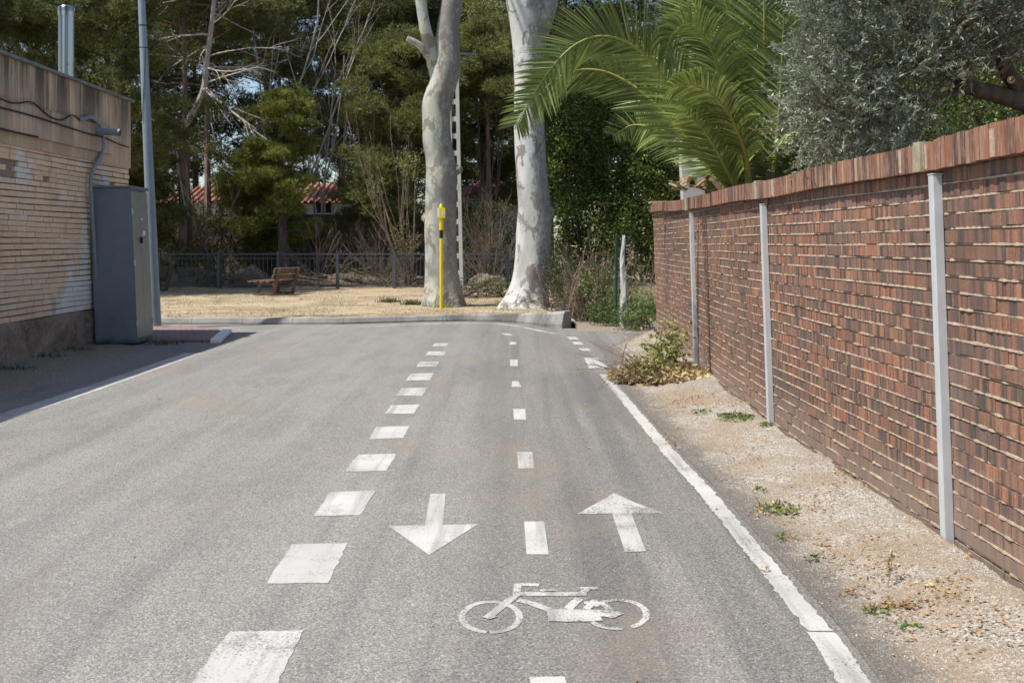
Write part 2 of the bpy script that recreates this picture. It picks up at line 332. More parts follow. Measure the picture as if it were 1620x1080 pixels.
# leaves
M_PINE = m_leaf('pine_needles', (.10, .115, .032), (.19, .205, .06), (.30, .30, .11), .35)
M_PINEY = m_leaf('bright_pine_needles', (.16, .19, .035), (.28, .31, .06), (.40, .40, .12), .35)
M_PINED = m_leaf('dark_pine_needles', (.06, .075, .025), (.115, .13, .04), (.19, .20, .065), .3)
M_HEDGE = m_leaf('evergreen_leaves', (.055, .085, .02), (.11, .15, .032), (.30, .33, .08), .35, .42)
M_IVY = m_leaf('scrub_leaves', (.04, .055, .02), (.075, .10, .03), (.13, .14, .055), .25)
M_SPRING = m_leaf('pale_spring_leaves', (.16, .17, .05), (.26, .27, .09), (.34, .33, .13), .4)
M_PALM = m_leaf('palm_leaflets', (.115, .17, .04), (.225, .285, .07), (.37, .41, .15), .35, .38, 1.2)
M_RACH = m_simple('palm_rachis', (.25, .26, .05), (.36, .36, .09), 6, .5)
M_OLIVE = m_leaf('olive_leaves', (.13, .16, .095), (.26, .305, .215), (.46, .50, .40), .25, .42, 1.5)
M_WEED = m_leaf('weed_leaves', (.08, .13, .03), (.14, .21, .05), (.20, .26, .08), .3)
M_DRY = m_leaf('dry_leaves', (.26, .17, .085), (.46, .35, .19), (.60, .52, .34), .2, .8, 3)
M_LITTER = m_leaf('orange_leaf_litter', (.24, .13, .05), (.42, .25, .11), (.50, .36, .19), .1, .8, 3)
M_YGREEN = m_leaf('wilting_leaves', (.16, .19, .04), (.30, .32, .09), (.44, .42, .17), .3, .6, 3)
M_STRAW = m_leaf('straw_blades', (.26, .19, .10), (.42, .33, .19), (.52, .43, .28), .2, .8, 2)

# ------------------------------------------------------------------ setting: ground, road, verges
def sheet(name, pts, z, mat, label=None, kind='structure', parent=None):
    m = MB(); P = np.array([[p[0], p[1], z] for p in pts]); m.add(P, [list(range(len(P)))])
    o = m.build(name, mat, parent); 
    if parent is None: tag(o, label, None, None, kind)
    elif label: o['label'] = label
    return o
g = sheet('ground', [(-300, -60), (300, -60), (300, 500), (-300, 500)], -0.03, M_GROUND); g['label'] = 'bare earth stretching away under the trees'; g['category'] = 'ground'
kerb_px = [(-900, 513, .13), (-300, 513, .13), (100, 513, .13), (250, 513, .13), (542, 513, .13), (654, 509.5, .12), (730, 508, .135), (790, 509, .16), (833, 513, .22), (866, 518, .29), (889, 519.5, .32)]
kerb = [(G(x, y), h) for x, y, h in kerb_px]
road_pts = [(-40, -6), (4.5, -6), (2.6, 2), (2.55, 17.2), (6, 18.6), (9, 19.0), (9, 19.6), (3, 19.3)] + [(k[0][0], k[0][1] + .03) for k in kerb[::-1]] + [(-40, 20.3)]
road = sheet('road', road_pts, 0.0, M_ASPH, 'worn grey asphalt road with painted cycle lane'); road['category'] = 'road'
# right verge
WALL = np.array([(2.42, .2), (2.36, 2.0), (2.31, 4.0), (2.295, 5.31), (2.25, 7.0), (2.235, 8.70), (2.28, 10.8), (2.37, 12.96), (2.42, 15.2), (2.46, 17.3)])
LINE_PX = [(1480, 1300), (1412, 1180), (1340, 1080), (1288, 1000), (1236, 935), (1170, 855), (1104, 775), (1050, 715), (1006, 660), (973, 620), (950, 592)]
LINE = np.array([G(x, y)[:2] for x, y in LINE_PX]); LINE = np.vstack([[LINE[0][0] + .1, 0.5], LINE])
def wx(y): return np.interp(y, WALL[:, 1], WALL[:, 0])
def lx(y):
    e = np.vstack([LINE, [[1.25, 14.0], [1.35, 15.8], [1.9, 17.5], [2.2, 18.2]]]); return np.interp(y, e[:, 1], e[:, 0])
def verge_z(u, x, y):
    n = fnoise(x * 2.2, y * 2.2, 3) - .45; n2 = fnoise(x * 9, y * 9, 8) - .45
    z = .0045 + .028 * np.clip(u / .5, 0, 1) + .05 * np.clip((u - .35) / .45, 0, 1) + (.055 * n + .022 * n2) * np.clip(u * 3, 0, 1) * (.3 + u)
    edge = .88 + .11 * fnoise(y * 1.3, y * 0 + 3, 5); k = np.clip((u - edge) / .04, 0, 1)
    return z * (1 - k) - .05 * k
def verge(u, v):
    y = 1.2 + (17.9 - 1.2) * v ** 1.6; a0 = lx(y) + .125; a1 = wx(y) + .03; x = a0 + (a1 - a0) * u
    return np.c_[x, y, verge_z(u, x, y)]
m = MB(); m.add(*grid(90, 420, verge)); vo = m.build('gravel_verge', M_GRAV, smooth=True)
uu = np.tile(np.linspace(0, 1, 90), 420); vy = np.array(m.V[0])[:, 1]; wd_ = wx(vy) - lx(vy)
at_ = vo.data.attributes.new('edge', 'FLOAT', 'POINT'); at_.data.foreach_set('value', (uu * wd_ * 1.1).astype(np.float32))
tag(vo, 'pale gravel strip between white edge line and brick wall', 'verge', None, 'structure')
# beyond wall end: sloping leafy strip
def bank(u, v):
    x = 1.2 + 5.5 * u; y = 17.6 + 3.4 * v; z = -.02 + .10 * np.clip(v * 3 - .5, 0, 1) * fnoise(x * 1.5, y * 1.5, 2) + .02 * fnoise(x * 6, y * 6, 4) - .01
    return np.c_[x, y + .25 * np.sin(x * 2) * (1 - v), z]
m = MB(); m.add(*grid(60, 40, bank)); tag(m.build('earth_bank', M_SOIL, smooth=True), 'brown earth strip past the far end of the brick wall', 'ground', None, 'structure')
# left verge
def lverge(u, v):
    y = 6 + 10.9 * v; x = -6.75 + (1.15 + .5 * fnoise(y * .8, y * 0, 3)) * u
    z = .05 * (1 - u) ** .7 - .012 + .04 * (fnoise(x * 4, y * 4, 6) - .45); return np.c_[x, y, z]
m = MB(); m.add(*grid(40, 200, lverge)); tag(m.build('soil_verge', M_SOIL, smooth=True), 'dark soil strip at the foot of the beige brick building', 'verge', None, 'structure')
# pavement at the corner
pv = [(-14, 16.95), G(240, 542)[:2], G(338, 542)[:2], G(352, 530)[:2], G(345, 523)[:2], G(300, 519.5)[:2], G(245, 518)[:2], (-14, 19.4)]
m = MB(); P = np.array([[p[0], p[1], z] for z in (.0, .045) for p in pv]); n = len(pv)
m.add(P, [list(range(n, 2 * n))]); m.add(P, [[i, (i + 1) % n, n + (i + 1) % n, n + i] for i in range(n)])
tag(m.build('pavement', M_PAVE), 'reddish paved corner beside the grey cabinet', 'pavement', None, 'structure')
m = MB(); A = G(341, 543); B = G(359, 527); A[2] = B[2] = .035; m.beam(A, B, .17, .075); o = m.build('kerb_stone', M_WHITE)
tag(o, 'short white painted kerb stone at the end of the red paving', 'kerb stone')
bv = o.modifiers.new('b', 'BEVEL'); bv.width = .015; bv.segments = 2
# kerb
th = thing('kerb', kerb[4][0], 'long grey concrete kerb along the dry grass, rising to a thick blunt block at its right end', 'kerb')
m = MB(); rows = []
pts = []
for i in range(len(kerb) - 1):
    for t in np.linspace(0, 1, 8, endpoint=False): pts.append((kerb[i][0] * (1 - t) + kerb[i + 1][0] * t, kerb[i][1] * (1 - t) + kerb[i + 1][1] * t))
pts.append(kerb[-1]); C = np.array([p[0] for p in pts]); 
for _ in range(3): C[1:-1] = (C[:-2] + 2 * C[1:-1] + C[2:]) / 4
T = nrm(np.gradient(C, axis=0)); N = np.c_[-T[:, 1], T[:, 0], np.zeros(len(T))]
prof = [(0, -.05), (0.0, .25), (.04, .85), (.075, 1.0), (.20, 1.0), (.22, .9), (.22, -.05)]
V = []
for i in range(len(C)):
    h = pts[i][1] + .006 * math.sin(i * 1.7); wdt = 1 + (h - .13) * 2
    V += [C[i] + N[i] * o_ * wdt + np.array([0, 0, z_ * h if z_ > 0 else z_]) for o_, z_ in prof]
k = len(prof); F4 = [[i * k + j, (i + 1) * k + j, (i + 1) * k + j + 1, i * k + j + 1] for i in range(len(C) - 1) for j in range(k - 1)]
m.add(V, F4); m.add(V[-k:], [list(range(k))]); m.build('kerb_body', M_CONC, th)
# dry lawn beyond the kerb
kx = C[:, 0]; ky = C[:, 1]
def lawn(u, v):
    x = -30 + 31.2 * u; y0 = np.interp(x, kx, ky) + .2; y = y0 + (40 - y0) * v ** 1.5
    z = .105 + .05 * (fnoise(x * .8, y * .8, 2) - .4) + .035 * (fnoise(x * 5, y * 5, 9) - .45); return np.c_[x, y, z]
m = MB(); m.add(*grid(260, 120, lawn)); tag(m.build('dry_grass_field', M_LAWN, smooth=True), 'straw coloured field of dry grass behind the kerb', 'grass field', None, 'structure')
m = MB(); n = 26000; x = rng.uniform(-14, 1.0, n); y = 20.6 + rng.uniform(0, 1, n) ** 1.3 * 13.5; ok = y > np.interp(x, kx, ky) + .25
x, y = x[ok], y[ok]; dens = fnoise(x * .9, y * .9, 12); ok = dens > .38; x, y = x[ok], y[ok]; n = len(x)
m.blades(np.c_[x, y, np.full(n, .10)], np.c_[rng.normal(0, .6, (n, 2)), rng.uniform(.5, 1, n)], rng.uniform(.03, .09, n), .012)
tag(m.build('dry_grass_blades', M_STRAW), 'short dry straw blades scattered over the field', 'dry grass', None, 'stuff')

# ---- painted markings (parts of the road)
def quad_px(name, px, mat, label=None):
    return sheet(name, [G(x, y)[:2] for x, y in px], .0025, mat, label, parent=road)
def ribbon(name, pts, wd, mat, label=None, px=True, rough=.004, m=None, n=None):
    P = np.array([G(*p)[:2] for p in pts]) if px else np.array(pts)
    P = interp_path(P, n or max(8, len(P) * 10)); T = nrm(np.gradient(P, axis=0)); N = np.c_[-T[:, 1], T[:, 0]]
    wv = wd / 2 * np.ones(len(P)); jl = rng.normal(0, rough, len(P)); jr = rng.normal(0, rough, len(P))
    L = P + N * (wv + jl)[:, None]; Rr = P - N * (wv + jr)[:, None]; k = len(P)
    V = np.vstack([np.c_[L, np.full(k, .0025)], np.c_[Rr, np.full(k, .0025)]]); own = m is None
    if own: m = MB()
    m.add(V, [[i, k + i, k + i + 1, i + 1] for i in range(k - 1)])
    if own:
        o = m.build(name, mat, road)
        if label: o['label'] = label
        return o
ribbon('edge_line', [(1480, 1300), (1412, 1180), (1352, 1080), (1300, 1000)], .115, M_PAINT, 'solid white edge line beside the gravel', n=60)
ribbon('edge_line', [(1297, 998), (1246, 935), (1180, 855), (1114, 775), (1058, 715), (1012, 660), (978, 620), (955, 592)], .105, M_PAINT, 'solid white edge line curving along the gravel', n=220, rough=.005)
quad_px('edge_block', [(924, 566), (944, 566), (966, 583), (932, 583)], M_PAINT)
for c_ in [(924, 553, 12), (913, 543, 11), (905, 535, 11)]:
    quad_px('edge_dash', [(c_[0] - c_[2] * .8, c_[1] - 2), (c_[0] + c_[2] * .5, c_[1] - 2), (c_[0] + c_[2], c_[1] + 2), (c_[0] - c_[2] * .3, c_[1] + 2)], M_PAINT)
ribbon('curved_line', [(560, 518), (640, 513.5), (720, 511.5), (785, 512), (820, 516), (852, 523), (880, 528)], .10, M_PAINT_WORN, 'thin white line curving along the kerb', n=50)
ribbon('edge_line', [(-900, 830), (-400, 745), (-100, 688), (0, 661), (80, 636), (180, 603), (250, 578), (305, 558.5)], .25, M_PAINT, 'white line in the shade of the beige building', n=160)
for a_ in [((480, 997), (320, 1080), (-5, 0)), ]:
    pass
D = [[(362, 999), (480, 997), (438, 1085), (300, 1085)], [(461, 861), (550, 859), (519, 922), (421, 923)], [(522, 778), (594, 776), (570, 815), (496, 816)],
     [(567, 719), (628, 718), (611, 745), (546, 746)], [(595, 675), (648, 674), (638, 693), (584, 695)], [(619, 641), (664, 640), (655, 654), (608, 655)],
     [(635, 614), (676, 613), (668, 626), (627, 626)], [(650, 591), (687, 590), (680, 602), (642, 602)], [(665, 572), (695, 572), (690, 580), (658, 580)],
     [(678, 556), (706, 556), (702, 562), (672, 562)], [(688, 543), (709, 543), (707, 548), (683, 548)]]
for k, d in enumerate(D):
    d4 = [G(*p) for p in d]; m = MB(); nu = 14
    def fn(u, v, d4=d4):
        P = (1 - v)[:, None] * ((1 - u)[:, None] * d4[0] + u[:, None] * d4[1]) + v[:, None] * ((1 - u)[:, None] * d4[3] + u[:, None] * d4[2])
        P[:, 2] = .0025; edge = (u < .001) | (u > .999) | (v < .001) | (v > .999)
        P[:, :2] += edge[:, None] * rng.normal(0, .003, (len(P), 2)); return P
    m.add(*grid(nu, nu, fn)); m.build('wide_dash', M_PAINT if 0 < k < 7 else M_PAINT_WORN, road)
for k, d in enumerate([[(838, 1071), (893, 1070), (902, 1100), (842, 1100)], [(829, 825), (861, 825), (868, 877), (833, 877)], [(818, 715), (842, 715), (845, 741), (820, 741)], [(812, 647), (831, 647), (832, 664), (813, 664)],
          [(810, 603), (820, 603), (825, 612), (809, 612)], [(807, 569), (819, 569), (819, 579), (807, 579)], [(807, 541), (817, 541), (817, 545), (806, 545)], [(791, 527), (805, 527.5), (813, 530.5), (801, 530.5)]]):
    quad_px('narrow_dash', d, M_PAINT)
quad_px('arrow_shaft', [(681, 781), (705, 781), (701, 831), (672, 832.5)], M_PAINT, 'shaft of the arrow pointing towards the viewer').location.z = .0004
quad_px('arrow_head', [(615, 832), (757, 829), (679, 878)], M_PAINT, 'broad head of the arrow pointing towards the viewer')
quad_px('arrow_head', [(913, 813), (972, 780), (1002, 794), (1050, 812)], M_PAINT_WORN, 'worn head of the arrow pointing away')
quad_px('arrow_shaft', [(968, 811.5), (998, 811), (1022, 872), (989, 873.5)], M_PAINT_WORN, 'worn shaft of the arrow pointing away').location.z = .0004
m = MB()
def zp(l): return [(700 + x / 3.375, 760 + y / 3.375) for x, y in l]
def ell(cx, cy, rx, ry, a0=0, a1=360): return zp([(cx + rx * math.cos(R(t)), cy + ry * math.sin(R(t))) for t in np.linspace(a0, a1, 40)])
for pl, wd in [(ell(258, 730, 154, 82, 98, 452), .030), (ell(935, 716, 154, 77, -145, 62), .030), (ell(935, 716, 154, 77, 80, 150), .026),
               (zp([(250, 728), (325, 665), (395, 612)]), .042), (zp([(395, 618), (398, 590), (402, 562)]), .034), (zp([(385, 560), (440, 556), (515, 560)]), .042),
               (zp([(400, 606), (580, 608), (770, 606)]), .050), (zp([(520, 588), (600, 584)]), .030), (zp([(405, 640), (470, 655), (545, 682), (590, 700)]), .046),
               (zp([(745, 602), (775, 578)]), .036), (zp([(735, 578), (830, 577)]), .034), (zp([(730, 632), (668, 688)]), .044), (zp([(755, 655), (860, 655), (895, 700)]), .034), (zp([(820, 640), (765, 690)]), .036),
               (zp([(560, 706), (700, 708), (900, 712), (938, 726)]), .08), (zp([(565, 738), (700, 740), (850, 738)]), .07), (zp([(235, 722), (270, 738)]), .05)]:
    ribbon('', pl, wd, None, m=m, rough=.0016, n=60 if len(pl) > 10 else 12)
for i, V in enumerate(m.V): V[:, 2] += .00012 * i
o = m.build('bicycle_symbol', M_PAINT_WORN, road); o['label'] = 'white painted bicycle symbol'

# ------------------------------------------------------------------ brick wall on the right
LEAN = -.034
arc = np.r_[0, np.cumsum(np.hypot(*np.diff(WALL, axis=0).T))]; SL = arc[-1]
def wallpos(s, off, z, sink=0):
    s = np.asarray(s, float); x = np.interp(s, arc, WALL[:, 0]); y = np.interp(s, arc, WALL[:, 1])
    return np.stack(np.broadcast_arrays(x - off + LEAN * z, y, z), -1)
def ztop(s): return np.interp(s, [0, 8, 12.9, SL], [1.99, 1.98, 2.03, 2.13]) 
th = thing('brick_wall', (2.3, 9, 0), 'red brick garden wall with overhanging coping along the gravel verge', 'wall')
mb, mm, mc = MB(), MB(), MB(); PITCH = .0795
nrow = 27; BL = .238
cubeF = np.array([[0, 1, 3, 2], [4, 6, 7, 5], [0, 4, 5, 1], [2, 3, 7, 6], [0, 2, 6, 4], [1, 5, 7, 3]])
S0, S1, Z0, Z1, O0 = [], [], [], [], []
for r_ in range(nrow):
    s = -(r_ % 2) * BL / 2 - rng.uniform(0, .04)
    while s < SL:
        l = BL + rng.normal(0, .004); za = r_ * PITCH + .008 + .004 * math.sin(s * 1.3 + r_ * .7) + rng.normal(0, .0010)
        s0, s1 = max(s, 0), min(s + l, SL)
        if s1 - s0 > .03 and za + .056 < ztop(s0) + .0: S0.append(s0); S1.append(s1); Z0.append(za); Z1.append(za + .064 + rng.normal(0, .001)); O0.append(rng.normal(.008, .0011))
        s += l + .0035
S0, S1, Z0, Z1, O0 = map(np.array, (S0, S1, Z0, Z1, O0)); nb = len(S0)
V = np.zeros((nb, 8, 3)); q = 0
tilt = rng.normal(0, .0015, nb)
for s_ in (S0, S1):
    for off in (-.06, O0):
        for z_ in (Z0, Z1):
            V[:, q] = wallpos(s_, off + tilt * (1 if s_ is S1 else 0), z_ + (tilt if s_ is S1 else 0)); q += 1
mb.add(V.reshape(-1, 3), (np.arange(nb)[:, None, None] * 8 + cubeF[None]).reshape(-1, 4))
mb.build('brickwork', M_BRICK, th)
# mortar backing slab
ss = np.linspace(0, SL, 60); V = []
for s in ss:
    for off, z in ((-.0, -.1), (0, 2.25), (-.24, 2.25), (-.24, -.1)):
        V.append(wallpos(s, off - .004, min(z, float(ztop(s)) + .005)))
mm.add(V, [[i * 4 + j, i * 4 + (j + 1) % 4, (i + 1) * 4 + (j + 1) % 4, (i + 1) * 4 + j] for i in range(59) for j in range(4)]); mm.add(V[-4:], [[0, 1, 2, 3]]); mm.add(V[:4], [[0, 1, 2, 3]])
mm.build('mortar_backing', M_MORTD, th)
# squeezed mortar lips
for r_ in range(nrow):
    n = int(SL / .018); s = np.linspace(0, SL, n); zc = r_ * PITCH + .001 + .004 * np.sin(s * 1.3 + r_ * .7)
    ok = (zc < ztop(s) - .01); nz = fnoise(s * 34, s * 0 + r_, 3); nz2 = fnoise(s * 7, s * 0 + r_ * 3.3, 7); on = np.clip((nz2 - .27) * 5, 0, 1)
    hh = .0065 + .010 * nz * on; oo = np.where(ok, .002 + (.002 + .013 * nz) * on, -.01)
    a_ = wallpos(s, -.01, zc - hh * .5); b_ = wallpos(s, oo, zc - hh * .5 + .002); c_ = wallpos(s, oo * .9, zc + hh * .6); d_ = wallpos(s, -.01, zc + hh)
    V = np.concatenate([a_, b_, c_, d_]); i = np.arange(n - 1); i = i[ok[:-1]]
    for k in range(3): mc.add(V, np.stack([i + k * n, i + 1 + k * n, i + 1 + (k + 1) * n, i + (k + 1) * n], 1))
mc.build('mortar_joints', M_MORT, th)
# coping: bricks on edge
cp = MB(); s = 0.0; V = []
while s < SL + .04:
    l = .043 + rng.normal(0, .003); st = 0.03 if s < 5.02 else 0.0; zt = float(ztop(s)) + .006 * math.sin(s * 2.1) + rng.normal(0, .0015)
    zz = (zt + .002, zt + (.145 if s < 13 else .135) + (.012 if s < 5.05 else 0)); of = rng.normal(.060, .002)
    V.append(np.array([wallpos(a_, o_, z_) for a_ in (s, s + l) for o_ in (-.30, of) for z_ in zz])); s += l + .004
cp.add(np.concatenate(V), (np.arange(len(V))[:, None, None] * 8 + cubeF[None]).reshape(-1, 4))
co = cp.build('coping', M_COPING, th); 
cj = MB(); V = []
for s in ss:
    for off, dz in ((.056, .008), (.056, .136), (-.29, .136), (-.29, .008)): V.append(wallpos(s, off, float(ztop(s)) + dz))
cj.add(V, [[i * 4 + j, i * 4 + (j + 1) % 4, (i + 1) * 4 + (j + 1) % 4, (i + 1) * 4 + j] for i in range(59) for j in range(4)])
cj.build('coping_mortar', M_MORT, co)
for yp, wdt in ((5.40, .085), (8.78, .10), (13.1, .16)):
    sp = np.interp(yp, WALL[:, 1], arc); m = MB(); zt = float(ztop(sp))
    m.add(np.array([wallpos(a_, o_, z_) for a_ in (sp, sp + wdt) for o_ in (-.29, .072) for z_ in (zt - .004, zt + .153)]), cubeF)
    o = m.build('joint_patch', M_PATCH, co)
m = MB(); sp = SL - .35; zt = float(ztop(SL)); m.add(np.array([wallpos(a_, o_, z_) for a_ in (sp, SL + .06) for o_ in (-.30, .08) for z_ in (zt + .137, zt + .17)]), cubeF)
o = m.build('cap_slab', M_PATCH, co)
# posts against the wall
def post(yp, label, top, w_=.062, bits=False):
    x = float(wx(yp)); t = thing('metal_post', (x - .03, yp, 0), label, 'post', 'galvanised posts fixed against the brick wall')
    m = MB(); d = .05; hh = top + .1
    m.box((x - .010 - d / 2 + LEAN * -.1, yp - .00, -.1 + hh / 2), (d, w_, hh), 0, (LEAN, 0)); o = m.build('post_tube', M_GALV, t)
    bv = o.modifiers.new('b', 'BEVEL'); bv.width = .004; bv.segments = 2
    m = MB(); m.box((x - .010 - d / 2 + LEAN * top, yp, top + .003), (d + .004, w_ + .004, .006)); m.build('end_cap', M_GALV, t)
    if bits:
        m = MB(); m.box((x - .005 + LEAN * top, yp - w_ / 2 - .02, top + .03), (.05, .06, .05), .3); m.build('brick_shim', M_COPING, t)
    return t
post(5.31, 'tallest looking and nearest grey steel post on the brick wall, close to the right edge', 1.955, .062)
post(8.70, 'middle grey steel post on the brick wall with a red brick chip at its top', 1.93, .062, True)
post(12.96, 'farthest thin grey steel post on the brick wall, above the heap of cuttings', 1.99, .07)

# ------------------------------------------------------------------ building on the left
BX = -6.6; BY0, BY1 = 5.0, 17.6
th = thing('beige_building', (BX, 14, 0), 'low flat-roofed building of flaking beige brick with stained parapet', 'building')
m = MB(); m.box((BX - 4.03, (BY0 + BY1) / 2, 1.93), (8, BY1 - BY0 - .04, 3.86)); m.build('wall_core', M_MORTD, th)
pl = MB()
def plinth(u, v):
    y = BY0 + (BY1 - BY0) * u; z = -.05 + .62 * v; return np.c_[BX + .035 + .05 * (fnoise(y * 2.5, z * 3, 3) - .4) + .02 * (fnoise(y * 12, z * 12, 4) - .5) - .05 * (v > .98), y, z + .015 * np.sin(y * 3) * (v > .9)]
pl.add(*grid(240, 16, plinth)); pl.box((BX - .2, BY1 - .05, .28), (.5, .1, .6)); pl.build('plinth', M_PLINTH, th, smooth=False)
S0, S1, Z0, Z1, O0 = [], [], [], [], []
for r_ in range(31):
    s = BY0 - (r_ % 2) * .125 - rng.uniform(0, .08)
    while s < BY1:
        l = .245 + rng.normal(0, .012); za = .57 + r_ * .079 + .010 * math.sin(s * .9 + r_ * .6); s0, s1 = max(s, BY0), min(s + l, BY1)
        hole = (13.1 < s < 13.45 and 2.45 < za < 2.68)
        if s1 - s0 > .03 and not hole and rng.uniform() > .004: S0.append(s0); S1.append(s1); Z0.append(za); Z1.append(za + .066 + rng.normal(0, .002)); O0.append(rng.normal(.012, .004) if 27 != r_ else rng.normal(.02, .008))
        s += l + (.003 if rng.uniform() < .6 else .008)
S0, S1, Z0, Z1, O0 = map(np.array, (S0, S1, Z0, Z1, O0)); nb = len(S0); V = np.zeros((nb, 8, 3)); q = 0
for s_ in (S0, S1):
    for off in (-.08 + 0 * O0, O0):
        for z_ in (Z0, Z1): V[:, q] = np.c_[BX + off, s_, z_]; q += 1
m = MB(); m.add(V.reshape(-1, 3), (np.arange(nb)[:, None, None] * 8 + cubeF[None]).reshape(-1, 4)); m.build('brickwork', M_BBRICK, th)
m = MB(); m.box((BX - 3.96, (BY0 + BY1) / 2 + .01, 3.46), (8, BY1 - BY0 + .02, 1.14)); m.box((BX + .085 - .06, (BY0 + 16.75) / 2, 3.26), (.12, 16.75 - BY0, .42)); 
par = m.build('parapet', M_REND, th)
m = MB(); m.box((BX - 3.95, (BY0 + BY1) / 2 + .01, 4.045), (8.10, BY1 - BY0 + .08, .04)); m.box((BX - 4.0, (BY0 + BY1) / 2, 4.08), (8.0, BY1 - BY0 - .1, .03)); m.build('roof_edge', M_FLASH, th)
m = MB(); m.tube([Q(143, 204, 16.1) * 0 + np.array([BX - .02, 16.05, 3.37]), (BX + .2, 16.05, 3.35), (BX + .46, 16.05, 3.335)], .055, 20, cap=False); m.tube([(BX - .02, 16.05, 3.37), (BX + .46, 16.05, 3.335)], .048, 20, cap=False); m.build('drain_spout', M_GREYP, th, True)
def onwall(px, py, X): Y = X * F / (px - 810); return np.array([X, Y, HC - (py - HZ) / F * Y])
def cable(pts, r_, mat, name, X=BX + .10, sides=6):
    m = MB(); P = interp_path([onwall(x, y, X) for x, y in pts], len(pts) * 6); m.tube(P, r_, sides); return m.build(name, mat, th, True)
cable([(-300, 95), (-150, 130), (0, 155), (15, 163), (32, 164), (47, 159), (60, 168), (75, 183), (92, 191), (104, 189), (112, 180), (120, 184), (126, 190)], .011, M_BLACK, 'cable')
cable([(-300, 110), (-100, 150), (0, 170), (50, 183), (100, 199), (140, 212), (172, 219), (180, 226), (203, 233)], .012, M_BLACK, 'cable')
cable([(-300, 150), (-100, 185), (0, 203), (25, 210), (60, 217)], .013, M_BLACK, 'cable')
cable([(125, 190), (134, 188), (141, 184), (149, 188), (157, 198), (162, 212), (164, 235), (158, 250), (148, 266), (143.5, 280), (143.5, 300), (146, 340), (149, 390), (152, 440), (155, 490), (158, 530)], .030, M_GREYP, 'conduit', BX + .09, 10)
# flue
fc = np.array([-7.18, 16.5, 3.95]); t = thing('steel_flue', fc, 'shiny round stainless steel chimney pipe on the flat roof', 'chimney pipe')
m = MB(); m.tube([fc + (0, 0, -.1), fc + (0, 0, 1.3)], .122, 28); m.build('pipe', M_STEEL, t, True)
m = MB(); m.tube([fc + (0, 0, 1.30), fc + (0, 0, 1.36), fc + (0, 0, 1.44), fc + (0, 0, 1.47)], [.130, .132, .132, .10], 28); m.build('cap', M_STEEL, t, True)
m = MB(); m.tube([fc + (0, 0, .5), fc + (0, 0, .53)], .127, 28); m.build('seam_ring', M_STEEL, t, True)

# ------------------------------------------------------------------ utility cabinet
cx0, cx1, cy0, cy1, ch = -6.56, -5.92, 16.0, 16.72, 2.44; L = (-.045, 0)
t = thing('utility_cabinet', (cx1 - .3, 16.3, 0), 'tall blue grey metal utility cabinet against the beige building', 'cabinet')
m = MB(); m.box(((cx0 + cx1) / 2 + .05, (cy0 + cy1) / 2, ch / 2 + .03), (cx1 - cx0, cy1 - cy0, ch), 0, L); o = m.build('cabinet_body', M_CAB, t); bv = o.modifiers.new('b', 'BEVEL'); bv.width = .01; bv.segments = 2
for k, (a_, b_) in enumerate(((cy0 + .012, (cy0 + cy1) / 2 - .004), ((cy0 + cy1) / 2 + .004, cy1 - .012))):
    m = MB(); m.box((cx1 + .058, (a_ + b_) / 2, ch / 2 + .05), (.02, b_ - a_, ch - .13), 0, L); d = m.build('door', M_CABD, t)
    bv = d.modifiers.new('b', 'BEVEL'); bv.width = .004
    yh = a_ + .01 if k == 0 else b_ - .01
    for z in (.35, 1.3, 2.1): m = MB(); m.box((cx1 + .075 + L[0] * z, yh, z), (.02, .025, .09)); m.build('hinge', M_GALV, d)
    if k == 0:
        m = MB(); m.box((cx1 + .085 + L[0] * 1.65, b_ - .03, 1.65), (.04, .03, .1)); m.build('handle', M_BLACK, d)
    else:
        m = MB(); m.box((cx1 + .0705 + L[0] * 1.95, a_ + .06, 1.95), (.003, .09, .10)); m.build('sticker', M_WHITE, d)
        m = MB(); m.box((cx1 + .0705 + L[0] * 1.7, a_ + .11, 1.70), (.003, .10, .20), 0, (0, .12)); m.build('sticker', M_WHITE, d)
m = MB(); m.box(((cx0 + cx1) / 2 + .05 + L[0] * ch, (cy0 + cy1) / 2, ch + .045), (cx1 - cx0 + .06, cy1 - cy0 + .05, .03))
for i in range(22): m.box((cx1 + .085 + L[0] * ch, cy0 + .0 + i * .034, ch + .02), (.012, .016, .03))
m.build('lid', M_CAB, t)

# ------------------------------------------------------------------ street lamp pole
lb = np.array([-6.73, 19.35, 0]); t = thing('street_lamp', lb, 'tall tapering grey street lamp pole at the red paved corner', 'street lamp')
m = MB(); P = [lb + np.array([-.0435 * z, 0, z]) for z in (0, 2, 4, 6, 8.4)]; m.tube(P, [.105, .095, .083, .068, .05], 12); m.build('pole', M_LAMP, t, True)
m = MB(); m.tube([P[0] + (0, 0, -.02), P[0] + (0, 0, .025)], .19, 12); m.build('base_plate', M_LAMP, t)
for z in (5.28, 5.7): m = MB(); c_ = lb + np.array([-.0435 * z, 0, z]); m.tube([c_, c_ + (0, 0, .02)], .074, 12); m.build('strap_band', M_BLACK, t)
m = MB(); z = np.linspace(3.9, 5.28, 14); m.tube([lb + np.array([-.0435 * q_ - .06 + .13 * i / 13, -.085, q_]) for i, q_ in enumerate(z)], .006, 5); m.build('cable', M_BLACK, t)
m = MB(); m.tube([P[-1], P[-1] + (-.1, 0, .25), P[-1] + (-1.0, 0, .45)], .03, 8); a_ = m.build('arm', M_LAMP, t, True)
m = MB(); m.tube([P[-1] + (-.9, 0, .43), P[-1] + (-1.1, 0, .47), P[-1] + (-1.5, 0, .5), P[-1] + (-1.6, 0, .5)], [.05, .12, .12, .04], 12); m.build('lamp_head', M_LAMP, t, True)

